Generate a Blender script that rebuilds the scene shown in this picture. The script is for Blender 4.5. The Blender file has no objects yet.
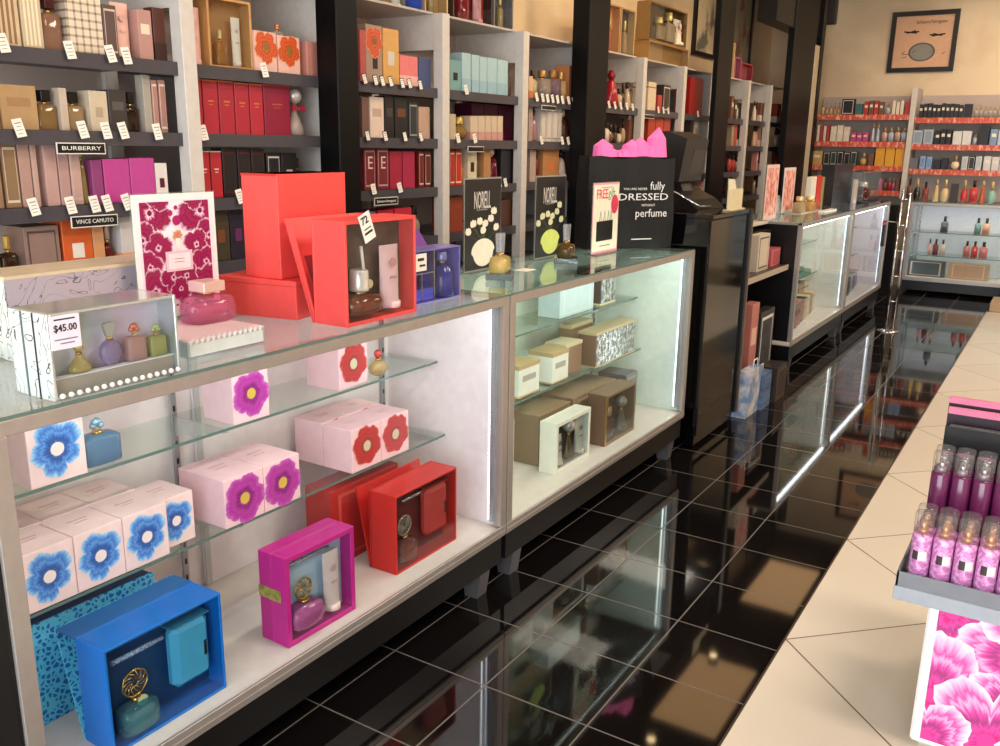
import bpy, math, random
import numpy as np
from mathutils import Vector, Matrix
random.seed(7)
PI = math.pi
SC = bpy.context.scene
COL = SC.collection
T = 0.305                      # floor tile

# ------------------------------------------------------------------ camera (calibrated on the floor tiles)
F, YAW, PITCH, ROLL = 889.7, 0.5632, 0.25075, 0.01534
CAM = np.array([1.44623, -1.7548, 1.39808])
_f = np.array([-math.sin(YAW)*math.cos(PITCH), math.cos(YAW)*math.cos(PITCH), -math.sin(PITCH)])
_r = np.array([math.cos(YAW), math.sin(YAW), 0.0]); _u = np.cross(_r, _f)
_r2 = math.cos(ROLL)*_r + math.sin(ROLL)*_u
_u2 = -math.sin(ROLL)*_r + math.cos(ROLL)*_u
def at(ax, px, py, v):
    d = (px-500)/F*_r2 - (py-373)/F*_u2 + _f
    return CAM + (v-CAM[ax])/d[ax]*d
def onx(px, py, v): return at(0, px, py, v)
def ony(px, py, v): return at(1, px, py, v)
def onz(px, py, v): return at(2, px, py, v)

cam = bpy.data.objects.new('camera', bpy.data.cameras.new('camera'))
COL.objects.link(cam)
cam.data.sensor_width = 36; cam.data.lens = F*36/1000; cam.data.clip_start = 0.02
cam.matrix_world = Matrix(((_r2[0], _u2[0], -_f[0], CAM[0]), (_r2[1], _u2[1], -_f[1], CAM[1]), (_r2[2], _u2[2], -_f[2], CAM[2]), (0, 0, 0, 1)))
SC.camera = cam

# ------------------------------------------------------------------ materials
SAT = .9
def lin(c):
    g_ = .3*c[0]+.59*c[1]+.11*c[2]; c = [min(255, max(0, g_+(x-g_)*SAT)) for x in c]
    return tuple((x/255/12.92) if x/255 <= .04045 else ((x/255+.055)/1.055)**2.4 for x in c)
_mats = {}
def mat(c, rough=.5, metal=0.0, emit=0.0, kind='p', coat=0.0, name=None, ior=1.45, spec=None):
    key = (tuple(c), rough, metal, emit, kind, coat, ior)
    if key in _mats: return _mats[key]
    m = bpy.data.materials.new(name or 'paint'); m.use_nodes = True
    nt = m.node_tree; L = lin(c)
    if kind == 'p':
        b = nt.nodes['Principled BSDF']
        b.inputs['Base Color'].default_value = (*L, 1); b.inputs['Roughness'].default_value = rough
        b.inputs['Metallic'].default_value = metal; b.inputs['Coat Weight'].default_value = coat
        b.inputs['Coat Roughness'].default_value = .05; b.inputs['IOR'].default_value = ior
        # slight mottling so that no surface is perfectly flat
        if not emit:
            tc = nt.nodes.new('ShaderNodeTexCoord'); n = nt.nodes.new('ShaderNodeTexNoise'); n.inputs['Scale'].default_value = 35
            hs = nt.nodes.new('ShaderNodeHueSaturation'); mr = nt.nodes.new('ShaderNodeMapRange')
            mr.inputs['To Min'].default_value = .9; mr.inputs['To Max'].default_value = 1.1
            hs.inputs['Color'].default_value = (*L, 1)
            nt.links.new(tc.outputs['Object'], n.inputs['Vector']); nt.links.new(n.outputs['Fac'], mr.inputs['Value'])
            nt.links.new(mr.outputs['Result'], hs.inputs['Value']); nt.links.new(hs.outputs['Color'], b.inputs['Base Color'])
        if emit:
            b.inputs['Emission Color'].default_value = (*L, 1); b.inputs['Emission Strength'].default_value = emit
    else:   # 'g': thin clear or tinted glass = see-through tint + mirror by Fresnel (+ a little body colour)
        nt.nodes.clear()
        out = nt.nodes.new('ShaderNodeOutputMaterial'); tr = nt.nodes.new('ShaderNodeBsdfTransparent')
        gl = nt.nodes.new('ShaderNodeBsdfGlossy'); fr = nt.nodes.new('ShaderNodeFresnel'); mx = nt.nodes.new('ShaderNodeMixShader')
        tr.inputs['Color'].default_value = (*L, 1); gl.inputs['Roughness'].default_value = rough; 
        geo = nt.nodes.new('ShaderNodeNewGeometry'); mi_ = nt.nodes.new('ShaderNodeMix'); mi_.inputs['A'].default_value = ior; mi_.inputs['B'].default_value = 1/ior
        nt.links.new(geo.outputs['Backfacing'], mi_.inputs['Factor']); nt.links.new(mi_.outputs['Result'], fr.inputs['IOR'])
        src = tr
        if coat:
            df = nt.nodes.new('ShaderNodeBsdfDiffuse'); df.inputs['Color'].default_value = (*L, 1)
            m2 = nt.nodes.new('ShaderNodeMixShader'); m2.inputs[0].default_value = coat
            nt.links.new(tr.outputs[0], m2.inputs[1]); nt.links.new(df.outputs[0], m2.inputs[2]); src = m2
        nt.links.new(fr.outputs[0], mx.inputs[0]); nt.links.new(src.outputs[0], mx.inputs[1]); nt.links.new(gl.outputs[0], mx.inputs[2])
        nt.links.new(mx.outputs[0], out.inputs[0])
    _mats[key] = m
    return m
def glass(c=(250, 255, 252), body=0.0, rough=.01, ior=1.35): return mat(c, rough, kind='g', coat=body, ior=ior, name='glass')

def grid_mat(name, base, base2, grout, pitch, off, width, rot=0.0, rough=.06, grough=.5, ior=1.5, nscale=3):
    m = bpy.data.materials.new(name); m.use_nodes = True; nt = m.node_tree; N = nt.nodes; K = nt.links
    b = N['Principled BSDF']; tc = N.new('ShaderNodeTexCoord'); mp = N.new('ShaderNodeMapping'); mp.vector_type = 'TEXTURE'
    mp.inputs['Rotation'].default_value = (0, 0, rot); mp.inputs['Location'].default_value = (off[0], off[1], 0)
    K.new(tc.outputs['Object'], mp.inputs['Vector']); sp = N.new('ShaderNodeSeparateXYZ'); K.new(mp.outputs[0], sp.inputs[0])
    def M(op, a, bb=None):
        n = N.new('ShaderNodeMath'); n.operation = op
        for i, v in enumerate((a, bb)):
            if v is None: continue
            if isinstance(v, (int, float)): n.inputs[i].default_value = v
            else: K.new(v, n.inputs[i])
        return n.outputs[0]
    ds = []
    cells = []
    for o in ('X', 'Y'):
        q = M('DIVIDE', sp.outputs[o], pitch); fr = M('FRACT', M('ADD', q, .5)); d = M('ABSOLUTE', M('SUBTRACT', fr, .5)); ds.append(d)
        cells.append(M('FLOOR', q))
    dm = M('MINIMUM', ds[0], ds[1]); line = M('LESS_THAN', dm, width/2/pitch)
    cx = N.new('ShaderNodeCombineXYZ'); K.new(cells[0], cx.inputs[0]); K.new(cells[1], cx.inputs[1])
    wn = N.new('ShaderNodeTexWhiteNoise'); K.new(cx.outputs[0], wn.inputs[0])
    ns = N.new('ShaderNodeTexNoise'); ns.inputs['Scale'].default_value = nscale; ns.inputs['Detail'].default_value = 6; K.new(tc.outputs['Object'], ns.inputs[0])
    ad = M('ADD', M('MULTIPLY', wn.outputs[0], .5), M('MULTIPLY', ns.outputs[0], .5))
    c1 = N.new('ShaderNodeMix'); c1.data_type = 'RGBA'; c1.inputs['A'].default_value = (*lin(base), 1); c1.inputs['B'].default_value = (*lin(base2), 1); K.new(ad, c1.inputs['Factor'])
    c2 = N.new('ShaderNodeMix'); c2.data_type = 'RGBA'; K.new(line, c2.inputs['Factor']); K.new(c1.outputs['Result'], c2.inputs['A']); c2.inputs['B'].default_value = (*lin(grout), 1)
    K.new(c2.outputs['Result'], b.inputs['Base Color'])
    rr = N.new('ShaderNodeMapRange'); K.new(line, rr.inputs[0]); rr.inputs['To Min'].default_value = rough; rr.inputs['To Max'].default_value = grough
    K.new(rr.outputs[0], b.inputs['Roughness']); b.inputs['IOR'].default_value = ior
    return m

def flower_mat(inner, deep, edge, vein):
    m = bpy.data.materials.new('flower_ink'); m.use_nodes = True; nt = m.node_tree; N = nt.nodes; K = nt.links
    b = N['Principled BSDF']; b.inputs['Roughness'].default_value = .4
    uv = N.new('ShaderNodeUVMap'); sp = N.new('ShaderNodeSeparateXYZ'); K.new(uv.outputs[0], sp.inputs[0])
    mp = N.new('ShaderNodeMapping'); mp.inputs['Scale'].default_value = (1.8, 46, 1); K.new(uv.outputs[0], mp.inputs[0])
    ns = N.new('ShaderNodeTexNoise'); ns.inputs['Scale'].default_value = 1.0; ns.inputs['Detail'].default_value = 3; K.new(mp.outputs[0], ns.inputs[0])
    ad = N.new('ShaderNodeMath'); ad.operation = 'MULTIPLY_ADD'; K.new(ns.outputs[0], ad.inputs[0]); ad.inputs[1].default_value = .5; K.new(sp.outputs[0], ad.inputs[2])
    sb = N.new('ShaderNodeMath'); sb.operation = 'SUBTRACT'; K.new(ad.outputs[0], sb.inputs[0]); sb.inputs[1].default_value = .25
    cr = N.new('ShaderNodeValToRGB'); K.new(sb.outputs[0], cr.inputs[0]); e = cr.color_ramp.elements
    e[0].position = .14; e[0].color = (*lin(inner), 1); e[1].position = .25; e[1].color = (*lin(deep), 1)
    dk_ = tuple(int(v*.72) for v in deep)
    for p_, c_ in ((.36, dk_), (.5, deep), (.62, vein), (.7, deep), (.84, vein), (1.0, edge)): x = e.new(p_); x.color = (*lin(c_), 1)
    K.new(cr.outputs[0], b.inputs['Base Color'])
    return m

def noise_mat(name, c1, c2, scale=20, rough=.4, metal=0.0, lo=.4, hi=.6, stretch=(1, 1, 1), bump=0.0):
    m = bpy.data.materials.new(name); m.use_nodes = True; nt = m.node_tree; N = nt.nodes; K = nt.links
    b = N['Principled BSDF']; b.inputs['Roughness'].default_value = rough; b.inputs['Metallic'].default_value = metal
    tc = N.new('ShaderNodeTexCoord'); mp = N.new('ShaderNodeMapping'); mp.inputs['Scale'].default_value = stretch; K.new(tc.outputs['Object'], mp.inputs[0])
    ns = N.new('ShaderNodeTexNoise'); ns.inputs['Scale'].default_value = scale; ns.inputs['Detail'].default_value = 4; K.new(mp.outputs[0], ns.inputs[0])
    cr = N.new('ShaderNodeValToRGB'); e = cr.color_ramp.elements; e[0].position = lo; e[1].position = hi
    e[0].color = (*lin(c1), 1); e[1].color = (*lin(c2), 1); K.new(ns.outputs[0], cr.inputs[0]); K.new(cr.outputs[0], b.inputs['Base Color'])
    if bump:
        bp = N.new('ShaderNodeBump'); bp.inputs['Strength'].default_value = bump; bp.inputs['Distance'].default_value = .004
        K.new(ns.outputs[0], bp.inputs['Height']); K.new(bp.outputs[0], b.inputs['Normal'])
    return m
def line_mat(name, base, ink, scale, w=.03, rough=.35, metal=0.0, dist=3.0):
    """thin curling lines (filigree / leaf print)"""
    m = bpy.data.materials.new(name); m.use_nodes = True; nt = m.node_tree; N = nt.nodes; K = nt.links
    b = N['Principled BSDF']; b.inputs['Roughness'].default_value = rough; b.inputs['Metallic'].default_value = metal
    tc = N.new('ShaderNodeTexCoord'); ns = N.new('ShaderNodeTexNoise'); ns.inputs['Scale'].default_value = scale; ns.inputs['Detail'].default_value = 1.5; ns.inputs['Distortion'].default_value = dist
    K.new(tc.outputs['Object'], ns.inputs[0])
    a = N.new('ShaderNodeMath'); a.operation = 'SUBTRACT'; K.new(ns.outputs[0], a.inputs[0]); a.inputs[1].default_value = .5
    c = N.new('ShaderNodeMath'); c.operation = 'ABSOLUTE'; K.new(a.outputs[0], c.inputs[0])
    d = N.new('ShaderNodeMath'); d.operation = 'LESS_THAN'; K.new(c.outputs[0], d.inputs[0]); d.inputs[1].default_value = w/2
    mx = N.new('ShaderNodeMix'); mx.data_type = 'RGBA'; K.new(d.outputs[0], mx.inputs['Factor']); mx.inputs['A'].default_value = (*lin(base), 1); mx.inputs['B'].default_value = (*lin(ink), 1)
    K.new(mx.outputs['Result'], b.inputs['Base Color'])
    return m
def voro_mat(name, base, ink, scale, thr=.12, rough=.35):
    m = bpy.data.materials.new(name); m.use_nodes = True; nt = m.node_tree; N = nt.nodes; K = nt.links
    b = N['Principled BSDF']; b.inputs['Roughness'].default_value = rough
    tc = N.new('ShaderNodeTexCoord'); v = N.new('ShaderNodeTexVoronoi'); v.feature = 'DISTANCE_TO_EDGE'; v.inputs['Scale'].default_value = scale
    K.new(tc.outputs['Object'], v.inputs[0]); d = N.new('ShaderNodeMath'); d.operation = 'GREATER_THAN'; K.new(v.outputs[0], d.inputs[0]); d.inputs[1].default_value = thr
    mx = N.new('ShaderNodeMix'); mx.data_type = 'RGBA'; K.new(d.outputs[0], mx.inputs['Factor']); mx.inputs['A'].default_value = (*lin(base), 1); mx.inputs['B'].default_value = (*lin(ink), 1)
    K.new(mx.outputs['Result'], b.inputs['Base Color'])
    return m

# ------------------------------------------------------------------ mesh building
class MB:
    def __init__(s): s.v = []; s.f = []; s.m = []; s.mats = []; s.uv = {}; s.smooth = []
    def mi(s, m):
        if m not in s.mats: s.mats.append(m)
        return s.mats.index(m)
    def poly(s, pts, m, uvs=None, smooth=False):
        i = len(s.v); s.v += [tuple(p) for p in pts]; s.f.append(tuple(range(i, i+len(pts)))); s.m.append(s.mi(m)); s.smooth.append(smooth)
        if uvs: s.uv[len(s.f)-1] = uvs
        return s
    def box(s, x0, x1, y0, y1, z0, z1, m, b=0.0):
        if x0 > x1: x0, x1 = x1, x0
        if y0 > y1: y0, y1 = y1, y0
        if z0 > z1: z0, z1 = z1, z0
        b = min(b, (x1-x0)*.45, (y1-y0)*.45, (z1-z0)*.45)
        i = len(s.v); k = s.mi(m)
        if b <= 0:
            s.v += [(x, y, z) for z in (z0, z1) for y in (y0, y1) for x in (x0, x1)]
            for q in ((0, 2, 3, 1), (4, 5, 7, 6), (0, 1, 5, 4), (2, 6, 7, 3), (0, 4, 6, 2), (1, 3, 7, 5)):
                s.f.append(tuple(i+a for a in q)); s.m.append(k); s.smooth.append(False)
            return s
        # chamfered box: three vertices per corner
        idx = {}
        for cx in (0, 1):
            for cy in (0, 1):
                for cz in (0, 1):
                    X = (x0, x1)[cx]; Y = (y0, y1)[cy]; Z = (z0, z1)[cz]
                    dx = b if cx == 0 else -b; dy = b if cy == 0 else -b; dz = b if cz == 0 else -b
                    for a, p in enumerate(((X, Y+dy, Z+dz), (X+dx, Y, Z+dz), (X+dx, Y+dy, Z))):
                        idx[cx, cy, cz, a] = len(s.v); s.v.append(p)
        F_ = []
        for c, fl in ((0, 1), (1, 0)):
            q = [(c, 0, 0), (c, 0, 1), (c, 1, 1), (c, 1, 0)]; F_.append([idx[(*t, 0)] for t in (q if c == 0 else q[::-1])])
            q = [(0, c, 0), (1, c, 0), (1, c, 1), (0, c, 1)]; F_.append([idx[(*t, 1)] for t in (q if c == 0 else q[::-1])])
            q = [(0, 0, c), (0, 1, c), (1, 1, c), (1, 0, c)]; F_.append([idx[(*t, 2)] for t in (q if c == 0 else q[::-1])])
        for a in (0, 1):
            for bb in (0, 1):
                F_.append([idx[a, bb, 0, 0], idx[a, bb, 1, 0], idx[a, bb, 1, 1], idx[a, bb, 0, 1]])
                F_.append([idx[a, 0, bb, 0], idx[a, 1, bb, 0], idx[a, 1, bb, 2], idx[a, 0, bb, 2]])
                F_.append([idx[0, a, bb, 1], idx[1, a, bb, 1], idx[1, a, bb, 2], idx[0, a, bb, 2]])
        for cx in (0, 1):
            for cy in (0, 1):
                for cz in (0, 1): F_.append([idx[cx, cy, cz, a] for a in range(3)])
        cen = Vector(((x0+x1)/2, (y0+y1)/2, (z0+z1)/2))
        for q in F_:
            P = [Vector(s.v[a]) for a in q]; n = (P[1]-P[0]).cross(P[2]-P[0])
            if n.dot(sum(P, Vector())/len(P)-cen) < 0: q = q[::-1]
            s.f.append(tuple(q)); s.m.append(k); s.smooth.append(False)
        return s
    def lathe(s, prof, m, c=(0, 0, 0), n=16, sy=1.0, sx=1.0, axis='z', cap=True, smooth=True, pw=2.0):
        """prof: (r, z) list; pw>2 squares the section"""
        i0 = len(s.v); k = s.mi(m)
        for r, z in prof:
            for j in range(n):
                a = 2*PI*j/n+PI/n; ca, sa = math.cos(a), math.sin(a)
                if pw != 2.0:
                    q = (abs(ca)**pw+abs(sa)**pw)**(-1/pw); ca *= q; sa *= q
                p = (r*ca*sx, r*sa*sy, z)
                if axis == 'x': p = (z, p[0], p[1])
                if axis == 'y': p = (p[1], z, p[0])
                s.v.append((c[0]+p[0], c[1]+p[1], c[2]+p[2]))
        for a in range(len(prof)-1):
            for j in range(n):
                s.f.append((i0+a*n+j, i0+a*n+(j+1) % n, i0+(a+1)*n+(j+1) % n, i0+(a+1)*n+j)); s.m.append(k); s.smooth.append(smooth)
        if cap:
            s.f.append(tuple(i0+j for j in range(n))[::-1]); s.m.append(k); s.smooth.append(False)
            e = i0+(len(prof)-1)*n; s.f.append(tuple(e+j for j in range(n))); s.m.append(k); s.smooth.append(False)
        return s
    def cyl(s, r, z0, z1, m, c=(0, 0, 0), n=14, **k): return s.lathe([(r, z0), (r, z1)], m, c, n, **k)
    def ball(s, r, m, c=(0, 0, 0), n=12, sx=1, sy=1, sz=1):
        pr = [(max(1e-5, r*math.sin(PI*i/8)), -r*math.cos(PI*i/8)*sz) for i in range(9)]
        return s.lathe(pr, m, c, n, sx=sx, sy=sy, cap=False)
    def tube(s, pts, r, m, n=8):
        P = [Vector(p) for p in pts]; i0 = len(s.v); k = s.mi(m)
        for i, p in enumerate(P):
            d = (P[min(i+1, len(P)-1)]-P[max(i-1, 0)]).normalized(); a = Vector((0, 0, 1)) if abs(d.z) < .9 else Vector((1, 0, 0))
            u = d.cross(a).normalized(); w = d.cross(u)
            for j in range(n):
                t = 2*PI*j/n; s.v.append(tuple(p+(u*math.cos(t)+w*math.sin(t))*r))
        for i in range(len(P)-1):
            for j in range(n):
                s.f.append((i0+i*n+j, i0+i*n+(j+1) % n, i0+(i+1)*n+(j+1) % n, i0+(i+1)*n+j)); s.m.append(k); s.smooth.append(True)
        s.f.append(tuple(i0+j for j in range(n))[::-1]); s.m.append(k); s.smooth.append(False)
        s.f.append(tuple(i0+(len(P)-1)*n+j for j in range(n))); s.m.append(k); s.smooth.append(False)
        return s
    def prism(s, poly, ax, a0, a1, m):
        """poly: 2-D outline extruded along axis ax ('x': (y,z), 'y': (x,z), 'z': (x,y))"""
        def P(p, a): return {'x': (a, p[0], p[1]), 'y': (p[0], a, p[1]), 'z': (p[0], p[1], a)}[ax]
        n = len(poly); i = len(s.v); k = s.mi(m)
        s.v += [P(p, a0) for p in poly]+[P(p, a1) for p in poly]
        s.f.append(tuple(range(i, i+n))); s.m.append(k); s.smooth.append(False)
        s.f.append(tuple(range(i+n, i+2*n))[::-1]); s.m.append(k); s.smooth.append(False)
        for j in range(n):
            s.f.append((i+j, i+n+j, i+n+(j+1) % n, i+(j+1) % n)); s.m.append(k); s.smooth.append(False)
        return s
    def flower(s, x, cy, cz, R, m, mc, lobes=5, ph=0.3, depth=.32, squash=1.0, th=.0006, cfrac=.24, irr=0.12, seed=1, amp=None):
        rnd = random.Random(seed); amp = amp or [1+rnd.uniform(-irr, irr) for _ in range(lobes)]
        n = 72
        def rad(a):
            t = (a-ph)/(2*PI)*lobes; i = int(math.floor(t)) % lobes; fr = t-math.floor(t)
            w = abs(math.sin(PI*fr))**.45
            return R*amp[i]*((1-depth)+depth*w)*(1+.025*math.sin(a*13+seed)+.02*math.sin(a*29))
        rings = [0.0, .3, .6, .85, 1.0]
        for ri in range(len(rings)-1):
            for j in range(n):
                a0, a1 = 2*PI*j/n, 2*PI*(j+1)/n; r0, r1 = rings[ri], rings[ri+1]
                q = [(r0, a0), (r1, a0), (r1, a1), (r0, a1)]
                if ri == 0: q = [(0, (a0+a1)/2), (r1, a0), (r1, a1)]
                s.poly([(x+th, cy+r*rad(a)*math.cos(a), cz+r*rad(a)*math.sin(a)*squash) for r, a in q], m, [(r, a/(2*PI)) for r, a in q])
        c = R*cfrac
        s.poly([(x+th*2, cy+c*math.cos(2*PI*j/20), cz+c*math.sin(2*PI*j/20)*squash) for j in range(20)], mc)
        return s
    def build(s, name, parent=None, loc=None, rotz=None, **props):
        me = bpy.data.meshes.new(name); me.from_pydata(s.v, [], s.f)
        for m in s.mats: me.materials.append(m)
        me.polygons.foreach_set('material_index', s.m); me.polygons.foreach_set('use_smooth', s.smooth)
        if s.uv:
            uvl = me.uv_layers.new(name='UVMap')
            for fi, uvs in s.uv.items():
                p = me.polygons[fi]
                for k, li in enumerate(p.loop_indices): uvl.data[li].uv = uvs[k]
        me.update()
        o = bpy.data.objects.new(name, me); COL.objects.link(o)
        if parent: o.parent = parent
        if loc is not None: o.location = tuple(float(a) for a in loc)
        if rotz is not None: o.rotation_euler = (0, 0, rotz)
        for k, v in props.items(): o[k] = v
        return o

def thing(name, label, cat, loc=(0, 0, 0), rotz=0.0, group=None):
    o = bpy.data.objects.new(name, None); COL.objects.link(o); o.empty_display_size = .05
    o.location = tuple(float(a) for a in loc); o.rotation_euler = (0, 0, rotz); o['label'] = label; o['category'] = cat
    if group: o['group'] = group
    return o
def tag(o, label, cat, group=None):
    o['label'] = label; o['category'] = cat
    if group: o['group'] = group
    return o
def struct(o): o['kind'] = 'structure'; return o
def text(name, s, size, m, parent, loc, width=None, face='x', align='CENTER', label=None, bold=0.0, rz=0.0):
    cu = bpy.data.curves.new(name, 'FONT'); cu.body = s; cu.size = size; cu.align_x = align; cu.align_y = 'CENTER'; cu.extrude = .0003; cu.resolution_u = 2; cu.offset = bold
    tmp = bpy.data.objects.new(name, cu); COL.objects.link(tmp); bpy.context.view_layer.update()
    me = bpy.data.meshes.new_from_object(tmp.evaluated_get(bpy.context.evaluated_depsgraph_get()))
    COL.objects.unlink(tmp); bpy.data.objects.remove(tmp)
    if width and len(me.vertices):
        xs = [v.co.x for v in me.vertices]; k = width/max(1e-6, max(xs)-min(xs))
        for v in me.vertices: v.co.x *= k
    me.materials.clear(); me.materials.append(m)
    o = bpy.data.objects.new(name, me); COL.objects.link(o); o.parent = parent; o.location = loc
    o.rotation_euler = (PI/2, 0, PI/2+rz) if face == 'x' else ((PI/2, 0, rz) if face == 'y' else (0, 0, PI/2+rz))
    if label: o['label'] = label
    return o
ORD = ['first', 'second', 'third', 'fourth', 'fifth', 'sixth', 'seventh', 'eighth', 'ninth', 'tenth', 'eleventh', 'twelfth', 'thirteenth', 'fourteenth', 'fifteenth', 'sixteenth', 'seventeenth', 'eighteenth', 'nineteenth', 'twentieth', 'next after twentieth', 'second after twentieth', 'third after twentieth', 'fourth after twentieth']

# ------------------------------------------------------------------ palette
WHITE = mat((236, 232, 228), .4); PINKWHITE = mat((247, 226, 229), .4); BLACK = mat((14, 12, 14), .35); GLOSSBLACK = mat((7, 6, 7), .07, ior=1.45, name='gloss_black')
ALU = mat((176, 168, 162), .38, .55, name='aluminium'); CHROME = mat((225, 225, 230), .08, 1.0, name='chrome'); GOLD = mat((214, 170, 92), .25, .9, name='gold')
STEEL = mat((140, 142, 148), .3, .8, name='steel'); SILVER = mat((200, 200, 205), .22, .9, name='silver')
CLEAR = glass(); ACRYL = glass((240, 248, 248), .06, .03, 1.4); GEDGE = mat((92, 118, 110), .15, name='glass_edge')
PAPER = mat((240, 236, 226), .6); INK = mat((40, 38, 40), .6)
exec_later = []

# ------------------------------------------------------------------ room shell
floor_black = grid_mat('black_tile', (9, 8, 9), (24, 20, 19), (104, 96, 90), T, (0, 0), .0045, rough=.045, ior=1.62)
floor_cream = grid_mat('cream_tile', (218, 204, 184), (230, 217, 198), (110, 92, 74), .585, (0.915, 0.687), .005, rot=PI/4, rough=.22, ior=1.5)
wall_m = noise_mat('wall_paint', (238, 214, 178), (228, 200, 162), 2.5, .45)
ceil_m = mat((46, 34, 26), .7)
XE = 0.913
struct(MB().box(-1.62, XE-.004, -3.6, 8.6, -.1, 0, floor_black).build('floor'))
struct(MB().box(XE, 4.2, 7.35, 8.6, -.1, 0, floor_black).build('floor'))
struct(MB().box(XE+.002, 4.2, -3.6, 7.35, -.1, 0, floor_cream).build('floor'))
struct(MB().box(XE-.004, XE+.002, -3.6, 7.35, -.1, .0015, mat((70, 58, 48), .3, .3)).build('trim_1'))
struct(MB().box(-1.72, -1.62, -3.6, 8.7, 0, 3.2, wall_m).build('wall_left'))
struct(MB().box(-1.72, 4.3, 8.6, 8.7, 0, 3.2, wall_m).build('wall_back'))
struct(MB().box(4.2, 4.3, -3.6, 8.7, 0, 3.2, wall_m).build('wall_right'))
struct(MB().box(-1.72, 4.3, -3.7, 8.7, 3.1, 3.2, ceil_m).build('ceiling'))
# shop front behind the camera: wall with a wide window
wf = MB(); wf.box(-1.72, -1.0, -3.7, -3.6, 0, 3.1, wall_m).box(3.6, 4.3, -3.7, -3.6, 0, 3.1, wall_m).box(-1.0, 3.6, -3.7, -3.6, 2.7, 3.1, wall_m).box(-1.0, 3.6, -3.7, -3.6, 0, .15, wall_m)
struct(wf.build('wall_front'))
w1 = MB()
for x in (-1.0, .5, 2.05, 3.54): w1.box(x, x+.06, -3.69, -3.62, .15, 2.7, ALU)
w1.box(-1, 3.6, -3.69, -3.62, .15, .2, ALU).box(-1, 3.6, -3.69, -3.62, 2.65, 2.7, ALU)
w1o = struct(w1.build('window_1')); MB().box(-.98, 3.58, -3.66, -3.652, .18, 2.68, CLEAR).build('pane', w1o)

def light(name, kind, loc, power, color, size=(1, 1), aim=None, spot=None, radius=.05, blend=.6):
    l = bpy.data.lights.new(name, kind); l.energy = power; l.color = color
    if kind == 'AREA': l.shape = 'RECTANGLE'; l.size, l.size_y = size
    else: l.shadow_soft_size = radius
    if kind == 'SPOT': l.spot_size = spot or 1.2; l.spot_blend = blend
    o = bpy.data.objects.new(name, l); COL.objects.link(o); o.location = loc
    if aim is not None:
        d = Vector(aim)-Vector(loc); o.rotation_euler = d.to_track_quat('-Z', 'Y').to_euler()
    return o
# ceiling light panels (the left row's tan glow mirrors in the floor, the right row is added fill)
panel_m = mat((232, 178, 118), .5, emit=2.6)
k = 0
for px_, py_ in ((-.88, -.35), (-.88, 1.95), (-.88, 4.25), (-.88, 6.55), (1.9, -.35), (1.9, 1.95), (1.9, 4.25), (1.9, 6.55)):
    t = thing('ceiling_light', 'flush ceiling panel glowing warm tan, %s from the shop front, on the %s side' % (ORD[k % 4], 'left' if k < 4 else 'right'), 'ceiling light', (px_, py_, 3.1), 0, 'ceiling light panels')
    fr = MB()
    fr.box(0, .58, 0, .02, -.02, 0, ALU).box(0, .58, 1.13, 1.15, -.02, 0, ALU).box(0, .02, 0, 1.15, -.02, 0, ALU).box(.56, .58, 0, 1.15, -.02, 0, ALU)
    fr.build('frame', t); MB().box(.02, .56, .02, 1.13, -.012, 0, panel_m).build('diffuser', t); k += 1

# black pillars along the left wall
# px edges of the front faces
PILM = mat((6, 5, 6), .42, ior=1.3, name='black_gloss_panel')
def pil(n, xf, y0, y1, z0=0, z1=3.1, m=PILM, xb=-1.17):
    struct(MB().box(xb, xf, y0, y1, z0, z1, m, .004).build('trim_%d' % n))

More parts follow.
